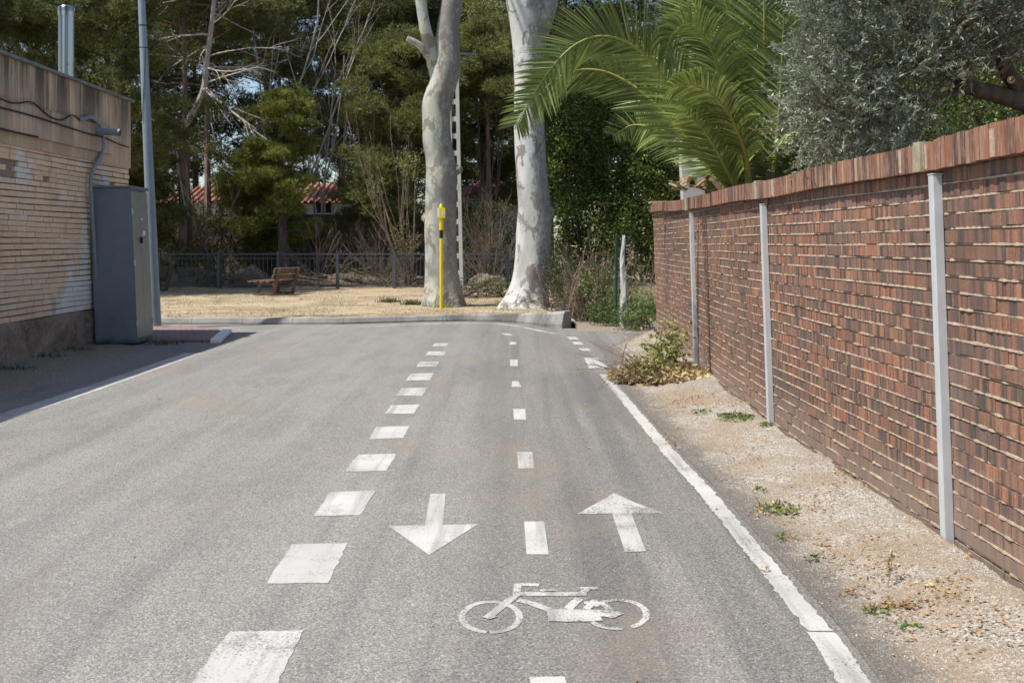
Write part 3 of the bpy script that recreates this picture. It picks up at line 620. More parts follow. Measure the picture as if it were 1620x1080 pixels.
# ------------------------------------------------------------------ railing fence
fb = .12; t = thing('railing_fence', (-5, 34, fb), 'dark iron railing fence running across the back of the dry grass', 'fence')
posts = [-125, -31, 63, 158, 252, 346, 440, 534, 623.5, 713, 803]; FY = 33.9
px2 = lambda p: (p - 810) / F * FY
for p in posts:
    m = MB(); m.box((px2(p), FY, fb + .60), (.10, .10, 1.22)); m.build('fence_post', M_FENCE, t)
for p0, p1 in zip(posts[:-1], posts[1:]):
    m = MB(); x0, x1 = px2(p0) + .07, px2(p1) - .07; m.box(((x0 + x1) / 2, FY, fb + 1.13), (x1 - x0, .05, .045)); m.box(((x0 + x1) / 2, FY, fb + .10), (x1 - x0, .04, .04)); m.box(((x0 + x1) / 2, FY, fb + .98), (x1 - x0, .03, .025))
    for x in np.linspace(x0, x1, 14)[1:-1]: m.tube([(x, FY, fb + .08), (x, FY, fb + 1.12)], .010, 6, cap=False)
    m.build('railing_panel', M_FENCE, t)

# ------------------------------------------------------------------ bench on the grass
b0 = G(433, 467, .13); t = thing('park_bench', b0, 'brown wooden bench with leaning back, seen from behind on the dry grass', 'bench', 'wooden benches on the dry grass')
wdir = nrm(np.array([.37, 1.0, 0])); sdir = np.array([-1.0, .25, 0]); sdir = nrm(sdir)
up = np.array([0, 0, 1.0])
for sgn in (0, 1):
    o_ = b0 + wdir * (sgn * 1.0)
    m = MB(); m.beam(o_ + up * .03, o_ + sdir * .62 + up * .03, .09, .06); m.build('skid', M_PICN, t)
    m = MB(); m.beam(o_ + sdir * .02 + up * .0, o_ - sdir * .18 + up * .77, .09, .09, up=(0, 1, 0)); m.build('back_upright', M_PICN, t)
    m = MB(); m.beam(o_ + sdir * .50 + up * .03, o_ + sdir * .42 + up * .36, .08, .08, up=(0, 1, 0)); m.build('leg', M_PICN, t)
    m = MB(); m.beam(o_ - sdir * .06 + up * .31, o_ + sdir * .60 + up * .35, .08, .06); m.build('seat_rail', M_PICN, t)
for q_, (d0, z0) in enumerate(((-.09, .70), (-.035, .52))):
    m = MB(); a_ = b0 - sdir * (-d0 - .0) + up * z0; m.beam(b0 + sdir * (d0 + .0) + up * z0 - wdir * .12, b0 + sdir * d0 + up * z0 + wdir * 1.14, .05, .14, up=nrm(up - sdir * .26)); m.build('back_slat', M_PICN, t)
for d0 in (.12, .30, .50, .66):
    m = MB(); m.beam(b0 + sdir * d0 + up * .39 - wdir * .14, b0 + sdir * d0 + up * .40 + wdir * 1.14, .15, .045); m.build('seat_slat', M_PICN, t)
dup(t, G(205, 465, .13) + (0, 1.2, 0), 'brown wooden bench mostly hidden behind the street lamp pole, only its end showing')

# ------------------------------------------------------------------ yellow marker post
yb = np.array([(698 - 810) / F * 23.2, 23.2, .10]); t = thing('yellow_post', yb, 'slim yellow marker post with small yellow and white sign in front of the tree trunk', 'marker post')
m = MB(); m.tube([yb, yb + (.0, 0, 1.62)], .036, 12); m.build('post', M_YEL, t, True)
m = MB(); m.tube([yb + (0, 0, 1.62), yb + (0, 0, 1.80)], .040, 12); m.build('black_sleeve', M_BLACK, t, True)
m = MB(); m.tube([yb + (0, 0, 1.80), yb + (0, 0, 2.03), yb + (0, 0, 2.34), yb + (0, 0, 2.40)], [.045, .05, .045, .02], 12); hd = m.build('post_head', M_YEL, t, True)
m = MB(); m.box(yb + (0, -.055, 2.19), (.185, .012, .23)); pn = m.build('sign_plate', M_YEL, hd)
m = MB(); m.box(yb + (-.06, -.0625, 2.19), (.055, .003, .21)); m.build('white_panel', M_WHITE, hd)
m = MB(); m.box(yb + (.045, -.0625, 2.17), (.06, .003, .09), 0, (.3, 0)); m.build('grey_panel', M_GALV, hd)

# ------------------------------------------------------------------ concrete poles
pb = np.array([(726 - 810) / F * 33.0, 33.0, .1]); t = thing('concrete_pole', pb, 'white slotted concrete pole rising behind the crooked tree trunk', 'utility pole')
m = MB(); l_ = (-.022, 0); HP = 8.8
for dx in (-.17, .09): m.box(pb + (dx, 0, HP / 2), (.11, .24, HP), 0, l_)
for z in np.arange(.55, HP, .55): m.box(pb + (-.04 + l_[0] * z, 0, z), (.16, .16, .16))
m.build('slotted_shaft', M_POLEC, t)
m = MB(); top = pb + np.array([l_[0] * 7.6, 0, 7.6])
m.beam(top + (-.2, -.15, 0), top + (.75, -.15, -.05), .08, .08); m.build('cross_arm', M_FENCE, t)
for z0, z1, dx in ((7.75, 7.45, .4), (7.6, 7.3, .6), (7.45, 7.15, .7)):
    m = MB(); A = pb + np.array([l_[0] * z0 + .1, 0, z0]); B = np.array([9.0 + dx, 40, z1 - .4]); m.tube([A * (1 - s_) + B * s_ - np.array([0, 0, 1.3 * s_ * (1 - s_)]) for s_ in np.linspace(0, 1, 16)], .014, 5); m.build('wire', M_BLACK, t)
pc = np.array([(1106 - 810) / F * 17.0, 17.0, 0]); t = thing('concrete_pole', pc, 'grey concrete pole with square recesses behind the palm fronds', 'utility pole')
l_ = (-.045, 0); HP = 4.98; m = MB()
wv = .36
for dx in (-wv / 2 + .055, wv / 2 - .055): m.box(pc + (dx, 0, HP / 2), (.11, .26, HP), 0, l_)
zs = np.arange(.2, HP, .62)
for z in zs: m.box(pc + (l_[0] * (z + .24), 0, z + .24), (.16, .255, .44), 0, l_)
m.box(pc + (l_[0] * HP / 2 , .06, HP / 2), (.16, .10, HP * .98), 0, None) if False else None
m.build('recessed_shaft', M_POLEC, t)
m = MB(); m.beam(pc + (-.14 + l_[0] * 3, -.135, 3.03), pc + (.02 + l_[0] * 2.95, -.15, 2.93), .03, .03); m.build('bracket', M_FENCE, t)

# ------------------------------------------------------------------ plane trees
def grow(p, d, length, r, depth, segs, steps=7, wig=.22, up=.04, nch=3, spread=.8, shrink=.6):
    p = np.array(p, float); d = nrm(np.array(d, float)); L_ = length / steps
    for i in range(steps):
        d = nrm(d + rng.normal(0, wig, 3) * .5 + np.array([0, 0, up])); q_ = p + d * L_; r2 = r * (1 - .8 / steps)
        segs.append((p, q_, r, r2)); p, r = q_, r2
        if depth > 0 and i >= 1 and rng.uniform() < nch / steps:
            a_ = nrm(np.cross(d, rng.normal(size=3))); grow(p, d + a_ * spread, length * shrink * rng.uniform(.6, 1.1) * (1 - .4 * i / steps), r * .6, depth - 1, segs, max(3, steps - 1), wig, up, nch, spread, shrink)
def plane_tree(name, Y, outl, label, limbs=(), scars=(), base=None, nsides=40, bark=None):
    # outl: rows of (py, xl, xr)
    o_ = np.array(outl, float); py = o_[:, 0]; x = (o_[:, 1] + o_[:, 2]) / 2; hw = (o_[:, 2] - o_[:, 1]) / 2
    q_ = np.linspace(py[0], py[-1], 90); xi = np.interp(-q_, -py, x); hi = np.interp(-q_, -py, hw)
    for _ in range(2): xi[1:-1] = (xi[:-2] + 2 * xi[1:-1] + xi[2:]) / 4; hi[1:-1] = (hi[:-2] + 2 * hi[1:-1] + hi[2:]) / 4
    C_ = np.array([Q(a_, b_, Y) for a_, b_ in zip(xi, q_)]); r_ = hi / F * Y
    th_ = np.arange(nsides) / nsides * 2 * math.pi; V = []
    for i in range(len(C_)):
        n_ = fnoise(th_ * 1.2 + 10, th_ * 0 + C_[i, 2] * 1.1, 4); n_ = n_ * (1 - (th_ / (2 * math.pi))) + fnoise(th_ * 1.2 + 10 - 1.2 * 2 * math.pi, th_ * 0 + C_[i, 2] * 1.1, 4) * (th_ / (2 * math.pi))
        rr = r_[i] * (1 + .16 * (n_ - .45)); rib = 1 + .05 * np.sin(th_ * 7 + 1) * max(0, 1.2 - C_[i, 2]) 
        V.append(np.c_[C_[i, 0] + np.cos(th_) * rr * rib, C_[i, 1] + np.sin(th_) * rr * rib * .95, np.full(nsides, C_[i, 2])])
    t = thing(name, (C_[0][0], Y, .1), label, 'tree', 'mottled plane trees behind the kerb'); m = MB()
    m.add(np.concatenate(V), [[i * nsides + k, i * nsides + (k + 1) % nsides, (i + 1) * nsides + (k + 1) % nsides, (i + 1) * nsides + k] for i in range(len(C_) - 1) for k in range(nsides)])
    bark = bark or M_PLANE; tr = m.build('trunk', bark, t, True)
    for pts, rad in limbs:
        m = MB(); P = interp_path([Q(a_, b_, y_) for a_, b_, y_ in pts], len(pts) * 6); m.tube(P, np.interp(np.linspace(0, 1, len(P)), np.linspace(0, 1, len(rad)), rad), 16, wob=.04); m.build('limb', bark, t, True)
    for (sx, sy, sy2, sr, dirx) in scars:
        c_ = Q(sx, sy, sy2); m = MB(); d_ = nrm(np.array([dirx, -.9, .1])); m.tube([c_ - d_ * .22, c_ - d_ * .08, c_ + d_ * .0, c_ + d_ * .03, c_ + d_ * .01], [sr * 1.7, sr * 1.3, sr * .95, sr * .6, sr * .3], 18, wob=.06); m.build('knot', bark if abs(dirx) > 1 else M_PBARK, t, True)
    m = MB(); segs = []; tp = C_[-1]
    for i in range(9):
        a_ = i * .7 + rng.uniform(0, .4); grow(C_[-1] - np.array([0, 0, rng.uniform(0, 1.2)]), (math.cos(a_), math.sin(a_), .75), rng.uniform(5, 7.5), .10, 3, segs, 9, .2, .02, 4, .7, .6)
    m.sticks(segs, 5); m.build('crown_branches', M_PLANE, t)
    return t
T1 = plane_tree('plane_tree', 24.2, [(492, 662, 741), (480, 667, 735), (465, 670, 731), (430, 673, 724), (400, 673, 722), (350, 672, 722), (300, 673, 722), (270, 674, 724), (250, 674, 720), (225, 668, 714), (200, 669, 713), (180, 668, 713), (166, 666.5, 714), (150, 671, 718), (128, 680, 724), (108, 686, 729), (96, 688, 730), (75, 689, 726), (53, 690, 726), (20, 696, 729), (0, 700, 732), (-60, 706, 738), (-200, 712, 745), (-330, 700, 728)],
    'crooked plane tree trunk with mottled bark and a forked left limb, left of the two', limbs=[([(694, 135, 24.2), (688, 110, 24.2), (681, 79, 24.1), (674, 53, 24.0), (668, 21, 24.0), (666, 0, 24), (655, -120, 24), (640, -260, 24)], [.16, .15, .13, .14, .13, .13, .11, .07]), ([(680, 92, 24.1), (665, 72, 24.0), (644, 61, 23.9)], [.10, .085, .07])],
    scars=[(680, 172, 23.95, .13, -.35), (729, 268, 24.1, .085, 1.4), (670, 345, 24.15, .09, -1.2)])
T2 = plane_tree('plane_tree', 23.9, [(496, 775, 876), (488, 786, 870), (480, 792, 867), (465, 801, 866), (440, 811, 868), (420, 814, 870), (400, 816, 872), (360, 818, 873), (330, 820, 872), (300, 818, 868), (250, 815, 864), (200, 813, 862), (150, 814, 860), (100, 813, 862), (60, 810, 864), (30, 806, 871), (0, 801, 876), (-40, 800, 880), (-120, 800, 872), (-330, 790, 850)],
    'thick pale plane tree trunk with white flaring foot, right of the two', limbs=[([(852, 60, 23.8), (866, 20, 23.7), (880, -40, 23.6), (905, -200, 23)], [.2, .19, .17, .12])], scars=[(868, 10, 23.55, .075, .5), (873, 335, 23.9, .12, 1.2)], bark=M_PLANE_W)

# ------------------------------------------------------------------ vegetation generators
def crown_tufts(m, C_, S_, ntuft, nbl, bl, bw, flat=.5):
    """needle tufts filling flattened pads centred at C_ with size S_"""
    k = len(C_); idx = np.repeat(np.arange(k), ntuft); n = len(idx); u = nrm(rng.normal(size=(n, 3))); rad = rng.uniform(.25, 1, n) ** .5
    # branch-like clustering inside a pad: quantise directions a little
    P = C_[idx] + u * rad[:, None] * S_[idx][:, None] * np.array([1, 1, flat]); D = nrm(u * np.array([1, 1, .6]) + np.array([0, 0, .55]))
    P2 = np.repeat(P, nbl, 0); D2 = nrm(np.repeat(D, nbl, 0) + rng.normal(0, .55, (n * nbl, 3)))
    m.blades(P2, D2, bl * rng.uniform(.6, 1.2, len(P2)), bw)
def pine(px, Y, H_, tr, lo, CR, label, mat=M_PINE, bark=M_PBARK, nl=30, ntuft=90, nbl=5, bl=.20, bw=.026, pad=.62, lean=0., z0=.1, name='pine_tree', bare=5, top_taper=.55, psz=None, group='pine trees behind the railing fence'):
    x = (px - 810) / F * Y; b = np.array([x, Y, z0]); t = thing(name, b, label, 'tree', group)
    h = np.linspace(0, 1, 9); P = b + np.c_[lean * h * H_ + np.sin(h * 4 + px) * .12 * h, np.cos(h * 3 + px) * .15 * h, h * H_]
    m = MB(); m.tube(P, tr * (1 - .8 * h), 8, wob=.05); segs = []; C_ = []; S_ = []
    for i in range(nl):
        f = lo + (1 - lo) * ((i + .5) / nl) ** .9; az_ = i * 2.4 + rng.uniform(-.4, .4); ln = CR * (1 - top_taper * max(0, (f - lo) / (1 - lo)) ** 1.5) * rng.uniform(.55, 1.15)
        p = np.array([np.interp(f, h, P[:, k]) for k in range(3)]); d = np.array([math.cos(az_), math.sin(az_), rng.uniform(-.05, .35)]); d = nrm(d); q_ = p; rr = tr * .28
        for s_ in range(4):
            d = nrm(d + rng.normal(0, .16, 3) + np.array([0, 0, .05])); q2 = q_ + d * ln / 4; segs.append((q_, q2, rr, rr * .7)); rr *= .7; q_ = q2
            if s_ >= 1:
                for _ in range(2 if s_ < 3 else 3):
                    side = rng.normal(0, .33 * pad * 2, 3) * np.array([1, 1, .45]); c_ = q2 + side; segs.append((q2, c_, rr * .6, .008)); C_.append(c_); S_.append(pad * rng.uniform(.55, 1.1))
    for i in range(bare):
        f = rng.uniform(.12, lo + .1); az_ = rng.uniform(0, 6.3); p = np.array([np.interp(f, h, P[:, k]) for k in range(3)]); grow(p, (math.cos(az_), math.sin(az_), rng.uniform(-.2, .3)), CR * rng.uniform(.4, .9), tr * .12, 2, segs, 5, .3, -.01, 3)
    m.sticks(segs, 4); m.build('trunk', bark, t)
    m = MB(); crown_tufts(m, np.array(C_), np.array(S_), ntuft, nbl, bl, bw); m.build('crown', mat, t); return t
def leafmass(m, blobs, n, L_, W_, shell=.5, up=.3):
    """blobs: (centre, radii) ; leaves gathered in small sprays near the skin of each blob"""
    vol = np.array([abs(r[0] * r[1] + r[1] * r[2] + r[0] * r[2]) for c, r in blobs]); cnt = (n * vol / vol.sum()).astype(int)
    for (c, r), k in zip(blobs, cnt):
        ks = max(1, k // 12); u = nrm(rng.normal(size=(ks, 3))); rad = rng.uniform(shell ** 3, 1.0, ks) ** (1 / 3); nz = .75 + .5 * fnoise(u[:, 0] * 2.5 + c[0], u[:, 1] * 2.5 + u[:, 2] * 2 + c[2], 3)
        S = np.array(c) + u * rad[:, None] * nz[:, None] * np.array(r); P = np.repeat(S, 12, 0) + rng.normal(0, L_ * 1.3, (ks * 12, 3)); D = nrm(np.repeat(u, 12, 0) + rng.normal(0, .8, (ks * 12, 3)) + np.array([0, 0, -.1]))
        N = nrm(np.repeat(u, 12, 0) * .5 + rng.normal(0, .6, (ks * 12, 3)) + np.array([0, 0, up])); m.leaves(P, D, L_ * rng.uniform(.6, 1.2, len(P)), W_, N)
def bush(name, b, blobs, n, L_, W_, mat, label, cat, wood=M_TWIG, nst=14, group=None, shell=.5):
    t = thing(name, b, label, cat, group); m = MB(); segs = []
    for i in range(nst):
        c, r = blobs[i % len(blobs)]; e = np.array(c) + rng.normal(0, .35, 3) * np.array(r); s0 = np.array(b) + rng.normal(0, .12, 3) * np.array([1, 1, 0]); mid = (s0 + e) / 2 + rng.normal(0, .12, 3)
        segs += [(s0, mid, .035, .025), (mid, e, .025, .012)]
        for _ in range(4): segs.append((e, e + rng.normal(0, .35, 3) * np.array(r), .012, .004))
    m.sticks(segs, 4); m.build('stems', wood, t); m = MB(); leafmass(m, blobs, n, L_, W_, shell); m.build('foliage', mat, t); return t
def bare_tree(name, px, Y, label, stems, depth=3, mat=M_GBRANCH, group=None, z0=.1, cat='tree'):
    x = (px - 810) / F * Y; t = thing(name, (x, Y, z0), label, cat, group); m = MB(); segs = []
    for dx, dz, ln, r_, nch in stems: grow((x + rng.normal(0, .1), Y + rng.normal(0, .1), z0), (dx, rng.normal(0, .05), dz), ln, r_, depth, segs, 9, .16, .05, nch, .55, .55)
    m.sticks(segs, 4); m.build('branches', mat, t); return t

def B3(px, py, Y, rx, ry, rz): return (Q(px, py, Y), (rx, ry, rz))
# ---- pines (each its own tree)
pine(60, 33, 13.5, .20, .28, 3.6, 'dark pine rising directly behind the flat-roofed building, left of the steel flue', nl=34, z0=.1)
pine(170, 31, 11.5, .16, .30, 2.9, 'olive green pine between the steel flue and the lamp pole', nl=30)
pine(-60, 29, 11, .18, .35, 3.2, 'pine at the extreme left edge above the parapet', M_PINED, nl=26)
pine(300, 38, 14.5, .17, .58, 3.6, 'tall pine with pinkish trunk and high crown beside the snapped tree', M_PINE, M_PBARK2, nl=30, bare=14, lean=-.03)
pine(330, 41, 15, .16, .55, 3.4, 'pinkish-trunked pine standing just right of the snapped tree', M_PINED, M_PBARK2, nl=26, bare=12)
pine(448, 37, 6.9, .24, .24, 1.6, 'small bright yellow-green pine with thick trunk in the centre left', M_PINEY, nl=20, ntuft=95, pad=.42, bl=.17, top_taper=.3)
pine(395, 39.5, 4.6, .10, .30, 1.5, 'low bright green pine on the left flank of the small centre pine', M_PINEY, nl=16, ntuft=110, pad=.5, bl=.17)
pine(440, 46, 15.5, .16, .62, 3.3, 'tall thin pine whose crown tops the picture above the bare saplings', M_PINED, nl=26)
pine(570, 44, 13, .17, .35, 3.3, 'broad dark pine right of the bare saplings', M_PINED, nl=34)
pine(630, 39, 9.2, .17, .52, 2.6, 'flat-topped olive pine left of the crooked plane trunk', M_PINE, nl=24, lean=.01)
pine(652, 42, 12.5, .16, .6, 3.0, 'dark pine directly behind the forked limb of the crooked plane tree', M_PINED, nl=26)
pine(595, 38, 4.6, .11, .42, 1.7, 'stunted greyish pine low down between the saplings and the plane tree', M_PINE, nl=16, bare=8)
pine(765, 44, 11.0, .18, .22, 3.1, 'dark pine seen between the two plane trunks', M_PINED, nl=34)
pine(775, 39, 9.5, .13, .66, 2.0, 'yellowish pine crown high between the two plane trunks', M_PINE, nl=18)
pine(895, 42, 13, .18, .35, 3.2, 'dark pine behind the broadleaf trees at the arching fronds', M_PINED, nl=30)
pine(1010, 44, 13.5, .18, .45, 3.0, 'distant pine whose thin crown lets sky through above the fronds', M_PINED, nl=20, ntuft=60)
pine(235, 36, 4.4, .12, .15, 1.9, 'bushy low pine beside the lower lamp pole', M_PINE, nl=18, ntuft=100)
# far wood: individual big trees
far = [(-60, 60, 19), (60, 63, 20), (190, 58, 18), (310, 62, 17), (420, 60, 20), (540, 63, 21), (650, 58, 18), (760, 62, 17.5), (870, 58, 19), (985, 64, 15), (1130, 60, 16), (1260, 58, 17), (1400, 60, 17), (1540, 56, 18)]
names_ = ['above the left edge of the flat roof', 'behind the steel flue', 'behind the upper lamp pole', 'behind the snapped tree', 'behind the small bright pine', 'behind the bare saplings', 'behind the forked limb', 'between the plane trunks', 'behind the right plane trunk', 'under the patch of sky', 'behind the palm', 'behind the palm and olive', 'behind the olive crown', 'behind the right end of the olive crown']
for (px, Y, H_), nm in zip(far, names_):
    pine(px, Y, H_, .25, .12, 4.6, 'tall dark conifer in the far row, ' + nm, M_PINED, nl=40, ntuft=60, nbl=4, bl=.34, bw=.055, pad=1.0, top_taper=.35, name='conifer', group='far row of tall conifers')

# snapped pine with torn brown scar and grey living limb
sY = 36.5; b = Q(288, 345, sY); t = thing('snapped_tree', b, 'snapped tree with torn orange-brown stub and grey limb curving up', 'tree')
m = MB(); m.tube(interp_path([Q(290, 400, sY), Q(289, 345, sY), Q(287, 260, sY), Q(286, 225, sY)], 12), [.13] * 12, 10, wob=.08); m.build('trunk', M_PBARK2, t)
m = MB(); m.tube([Q(286, 232, sY - .05), Q(286, 215, sY - .05), Q(285, 205, sY - .05), Q(287, 198, sY - .05)], [.19, .21, .17, .08], 10, wob=.14)
m.sticks([(Q(286 + rng.uniform(-7, 7), 222, sY - .15), Q(286 + rng.uniform(-10, 12), 222 + rng.uniform(15, 48), sY - .15), .03, .008) for _ in range(14)], 4); m.build('torn_stub', M_SCAR, t)
m = MB(); P = interp_path([Q(289, 204, sY - .1), Q(300, 188, sY - .1), Q(315, 160, sY - .1), Q(324, 138, sY - .1), Q(325, 110, sY - .1), Q(331, 70, sY - .1), Q(337, 20, sY - .1), Q(342, -40, sY)], 30); m.tube(P, np.linspace(.12, .07, 30), 8)
segs = []
for i in (8, 11, 12, 13, 14, 16, 18, 20, 22, 24, 26): 
    for _ in range(2): grow(P[i], (rng.normal(0, 1), rng.normal(0, .5), rng.uniform(-.6, .8)), rng.uniform(1.0, 3.0), .032, 3, segs, 7, .2, -.02, 4, .6)
for e in [(320, 140, 420, 225), (325, 138, 390, 215), (323, 140, 372, 190), (330, 130, 400, 105)]:
    A = Q(e[0], e[1], sY - .2); B = Q(e[2], e[3], sY - 1.2); grow(A, B - A, np.linalg.norm(B - A), .035, 2, segs, 8, .08, 0, 3, .4)
for e in [(284, 205, 240, 212), (284, 200, 265, 178), (288, 213, 335, 212), (288, 226, 335, 227), (290, 218, 375, 290), (284, 232, 250, 262), (280, 240, 296, 330)]:
    A = Q(e[0], e[1], sY - .2); B = Q(e[2], e[3], sY - .8); grow(A, B - A, np.linalg.norm(B - A), .045, 1, segs, 6, .08, -.01, 2, .5)
m.sticks(segs, 4); m.build('limb', M_GBRANCH, t)
# bare saplings
bare_tree('bare_sapling', 508, 40.9, 'clump of pale bare upright stems standing in the middle of the pines', [(-.10, 1, 8.6, .05, 4), (.05, 1, 8.9, .05, 4), (.14, 1, 8.3, .045, 4), (-.14, 1, 7.2, .035, 4), (.22, 1, 8.5, .04, 4), (0, 1, 9, .05, 4), (-.05, 1, 9.5, .05, 4)], 3)
bare_tree('bare_sapling', 437, 41, 'three thin straight bare stems left of the pale sapling clump', [(-.03, 1, 12, .07, 3), (.02, 1, 12, .07, 3), (.07, 1, 11.5, .06, 3)], 2)
bare_tree('bare_shrub', 335, 37.5, 'tangled leafless brown shrub below the snapped tree', [(rng.normal(0, .5), 1, rng.uniform(3, 5.2), .03, 5) for _ in range(16)], 3, M_TWIG, cat='shrub')
bare_tree('bare_shrub', 605, 35.6, 'leafless brown thicket behind the fence left of the crooked plane trunk', [(rng.normal(0, .7), 1, rng.uniform(1.0, 2.2), .014, 5) for _ in range(30)], 3, M_TWIG, cat='shrub')
bare_tree('bare_shrub', 645, 34.9, 'arching leafless canes right beside the crooked plane trunk', [(rng.uniform(-.7, -.05), 1, rng.uniform(3.5, 6.5), .018, 3) for _ in range(8)], 2, M_TWIG, cat='shrub')
bare_tree('bare_shrub', 770, 35.4, 'dry twiggy shrub behind the fence between the two plane trunks', [(rng.normal(0, .5), 1, rng.uniform(1.6, 3.0), .02, 5) for _ in range(26)], 3, M_TWIG, cat='shrub')
bare_tree('bare_shrub', 500, 36.2, 'dry brown shrub against the earth wall in the middle of the fence', [(rng.normal(0, .6), 1, rng.uniform(1.2, 2.3), .02, 4) for _ in range(14)], 3, M_TWIG, cat='shrub')
def sproute(px, Y, py0, n, label):
    t = thing('bare_sapling', Q(px, py0, Y), label, 'tree'); return t
# pale spring tree between the trunks (top)
cs = [Q(770, 40, 40), Q(790, 75, 39.5), Q(760, 10, 40), Q(800, 110, 40)]
bush('leafing_tree', np.array([cs[0][0], 40, .1]), [(c_, (.75, .7, .6)) for c_ in cs], 5200, .10, .06, M_SPRING, 'pale yellow-green leafing tree high between the plane trunks', 'tree', M_PBARK, 10, shell=.1)
cs = [Q(650, 260, 35), Q(640, 380, 34.6), Q(600, 300, 36), Q(690, 440, 35)]
bush('leafing_shrub', np.array([cs[0][0], 35, .1]), [(c_, (.45, .4, .5)) for c_ in cs], 1400, .08, .05, M_SPRING, 'sparse yellow-green shrub left of the crooked plane trunk', 'shrub', M_TWIG, 14, shell=.05)

bush('fence_scrub', np.array([-4.2, 35, .1]), [B3(470, 440, 35.0, .9, .35, .4), B3(560, 435, 35, 1.0, .35, .5), B3(620, 438, 34.8, .8, .35, .5), B3(690, 440, 34.8, .8, .3, .5), B3(330, 440, 34.8, .9, .3, .4)], 5200, .05, .028, M_IVY, 'low dusty scrub growing through the railing fence among the rocks', 'shrub', M_TWIG, 40, shell=.0)
# ---- walls, rocks and houses behind the fence
t = thing('earth_wall', ((430 - 810) / F * 40, 40, 0), 'tall dark brown earth-faced wall behind the railing fence', 'wall')
def ew(u, v):
    x = -24 + 21.5 * u; z = -.1 + 2.85 * v + .15 * v * (fnoise(x * 1.5, x * 0, 3) - .5); return np.c_[x, 40 + .25 * fnoise(x * 2.5, z * .8, 5) + .08 * fnoise(x * 9, z * 3, 6) + .3 * v, z]
m = MB(); m.add(*grid(300, 40, ew)); m.box((-13.2, 40.9, 1.3), (21.4, .6, 2.6)); m.build('wall_face', m_simple('dark_earth_face', (.045, .035, .028), (.135, .105, .085), 2.5, .95, 0, .8, stretch=(2.5, 1, .5)), t)
for (px, py, s_, lab) in [(275, 440, (1.6, .8, .62), 'broad sandstone heap behind the fence beside the lamp pole'), (395, 437, (.75, .6, .70), 'upright grey rock behind the fence left of the bench'), (545, 443, (.9, .6, .45), 'low brownish rock behind the middle of the fence'),
                          (590, 441, (.75, .5, .42), 'pale rock behind the fence right of centre'), (655, 441, (.7, .5, .42), 'whitish rock behind the fence by the crooked plane trunk'), (775, 440, (.8, .5, .5), 'pale rock behind the fence between the two plane trunks')]:
    c_ = G(px, 452, .1); c_ = np.array([(px - 810) / F * 35.3, 35.3 + rng.uniform(0, .5), .08]); m = MB()
    def rk(u, v, c_=c_, s_=s_):
        a_ = u * 2 * math.pi; e = v * math.pi / 2; n_ = .65 + .7 * fnoise(np.cos(a_) * 1.6 + c_[0] * 3 + 5, np.sin(a_) * 1.6 + e * 2, 4)
        return np.c_[c_[0] + np.cos(a_) * np.cos(e) * s_[0] * n_, c_[1] + np.sin(a_) * np.cos(e) * s_[1] * n_, c_[2] + np.sin(e) * s_[2] * n_]
    P, F_ = grid(33, 12, rk); P[32::33] = P[0::33]; m.add(P, F_); o = m.build('rock', m_simple('sandstone', (.11, .09, .065), (.24, .20, .15), 3, .95, 0, .8) if 'M_ROCK' not in globals() else M_ROCK); M_ROCK = o.data.materials[0]
    tag(o, lab, 'rock', 'rocks behind the railing fence')
def house(px0, px1, Y, py_w0, py_w1, py_r, label, roof, wins):
    A = Q(px0, py_w0, Y); B = Q(px1, py_w0, Y); zt = A[2]; zr = Q(0, py_r, Y)[2]; x0, x1 = A[0], B[0]
    t = thing('house', ((x0 + x1) / 2, Y, 0), label, 'house'); m = MB(); m.box(((x0 + x1) / 2, Y + 3, zt / 2), (x1 - x0, 6, zt)); m.build('wall', M_HOUSE, t)
    m = MB(); V = np.array([[x0 - .4, Y - .4, zt + .03], [x1 + .4, Y - .4, zt + .03], [x1 + .4, Y + 6.4, zt + .03], [x0 - .4, Y + 6.4, zt + .03], [x0 + 1.5, Y + 3, zr], [x1 - 1.5, Y + 3, zr]])
    m.add(V, [[0, 1, 5, 4], [2, 3, 4, 5]]); m.add(V, [[1, 2, 5], [3, 0, 4]]); m.add(V, [[0, 3, 2, 1]])
    n = int((x1 - x0) / .28)
    for i in range(n):
        x = x0 + .2 + (x1 - x0 - .4) * i / (n - 1); xt = min(max(x, x0 + 1.5), x1 - 1.5); f = 1 if x0 + 1.5 <= x <= x1 - 1.5 else (1 - abs(xt - x) / 1.9)
        m.tube([(x, Y - .42, zt + .05), (x, Y - .4 + 3.4 * f, zt + .05 + (zr - zt) * f)], .07, 6, cap=False)
    m.build('roof', roof, t)
    for wx_, wz in wins:
        m = MB(); c_ = Q(wx_, wz, Y); m.box((c_[0], Y - .01, c_[2]), (.8, .06, .9)); w_ = m.build('window', m_simple('dark_glass', (.02, .025, .03), (.05, .055, .06), 2, .15), t)
        m = MB(); m.box((c_[0], Y - .05, c_[2]), (.9, .04, .05)); m.box((c_[0], Y - .05, c_[2] - .48), (1.0, .08, .06)); m.build('frame', M_HOUSE, w_)
house(255, 560, 47, 322, 400, 285, 'long white house with brown-red tiled roof behind the earth wall', M_TILE, [(360, 338), (465, 340), (510, 338)])
house(716, 835, 45, 312, 400, 276, 'house with bright pinkish red roof showing over the scrub between the plane trunks', M_PINKROOF, [(760, 345)])

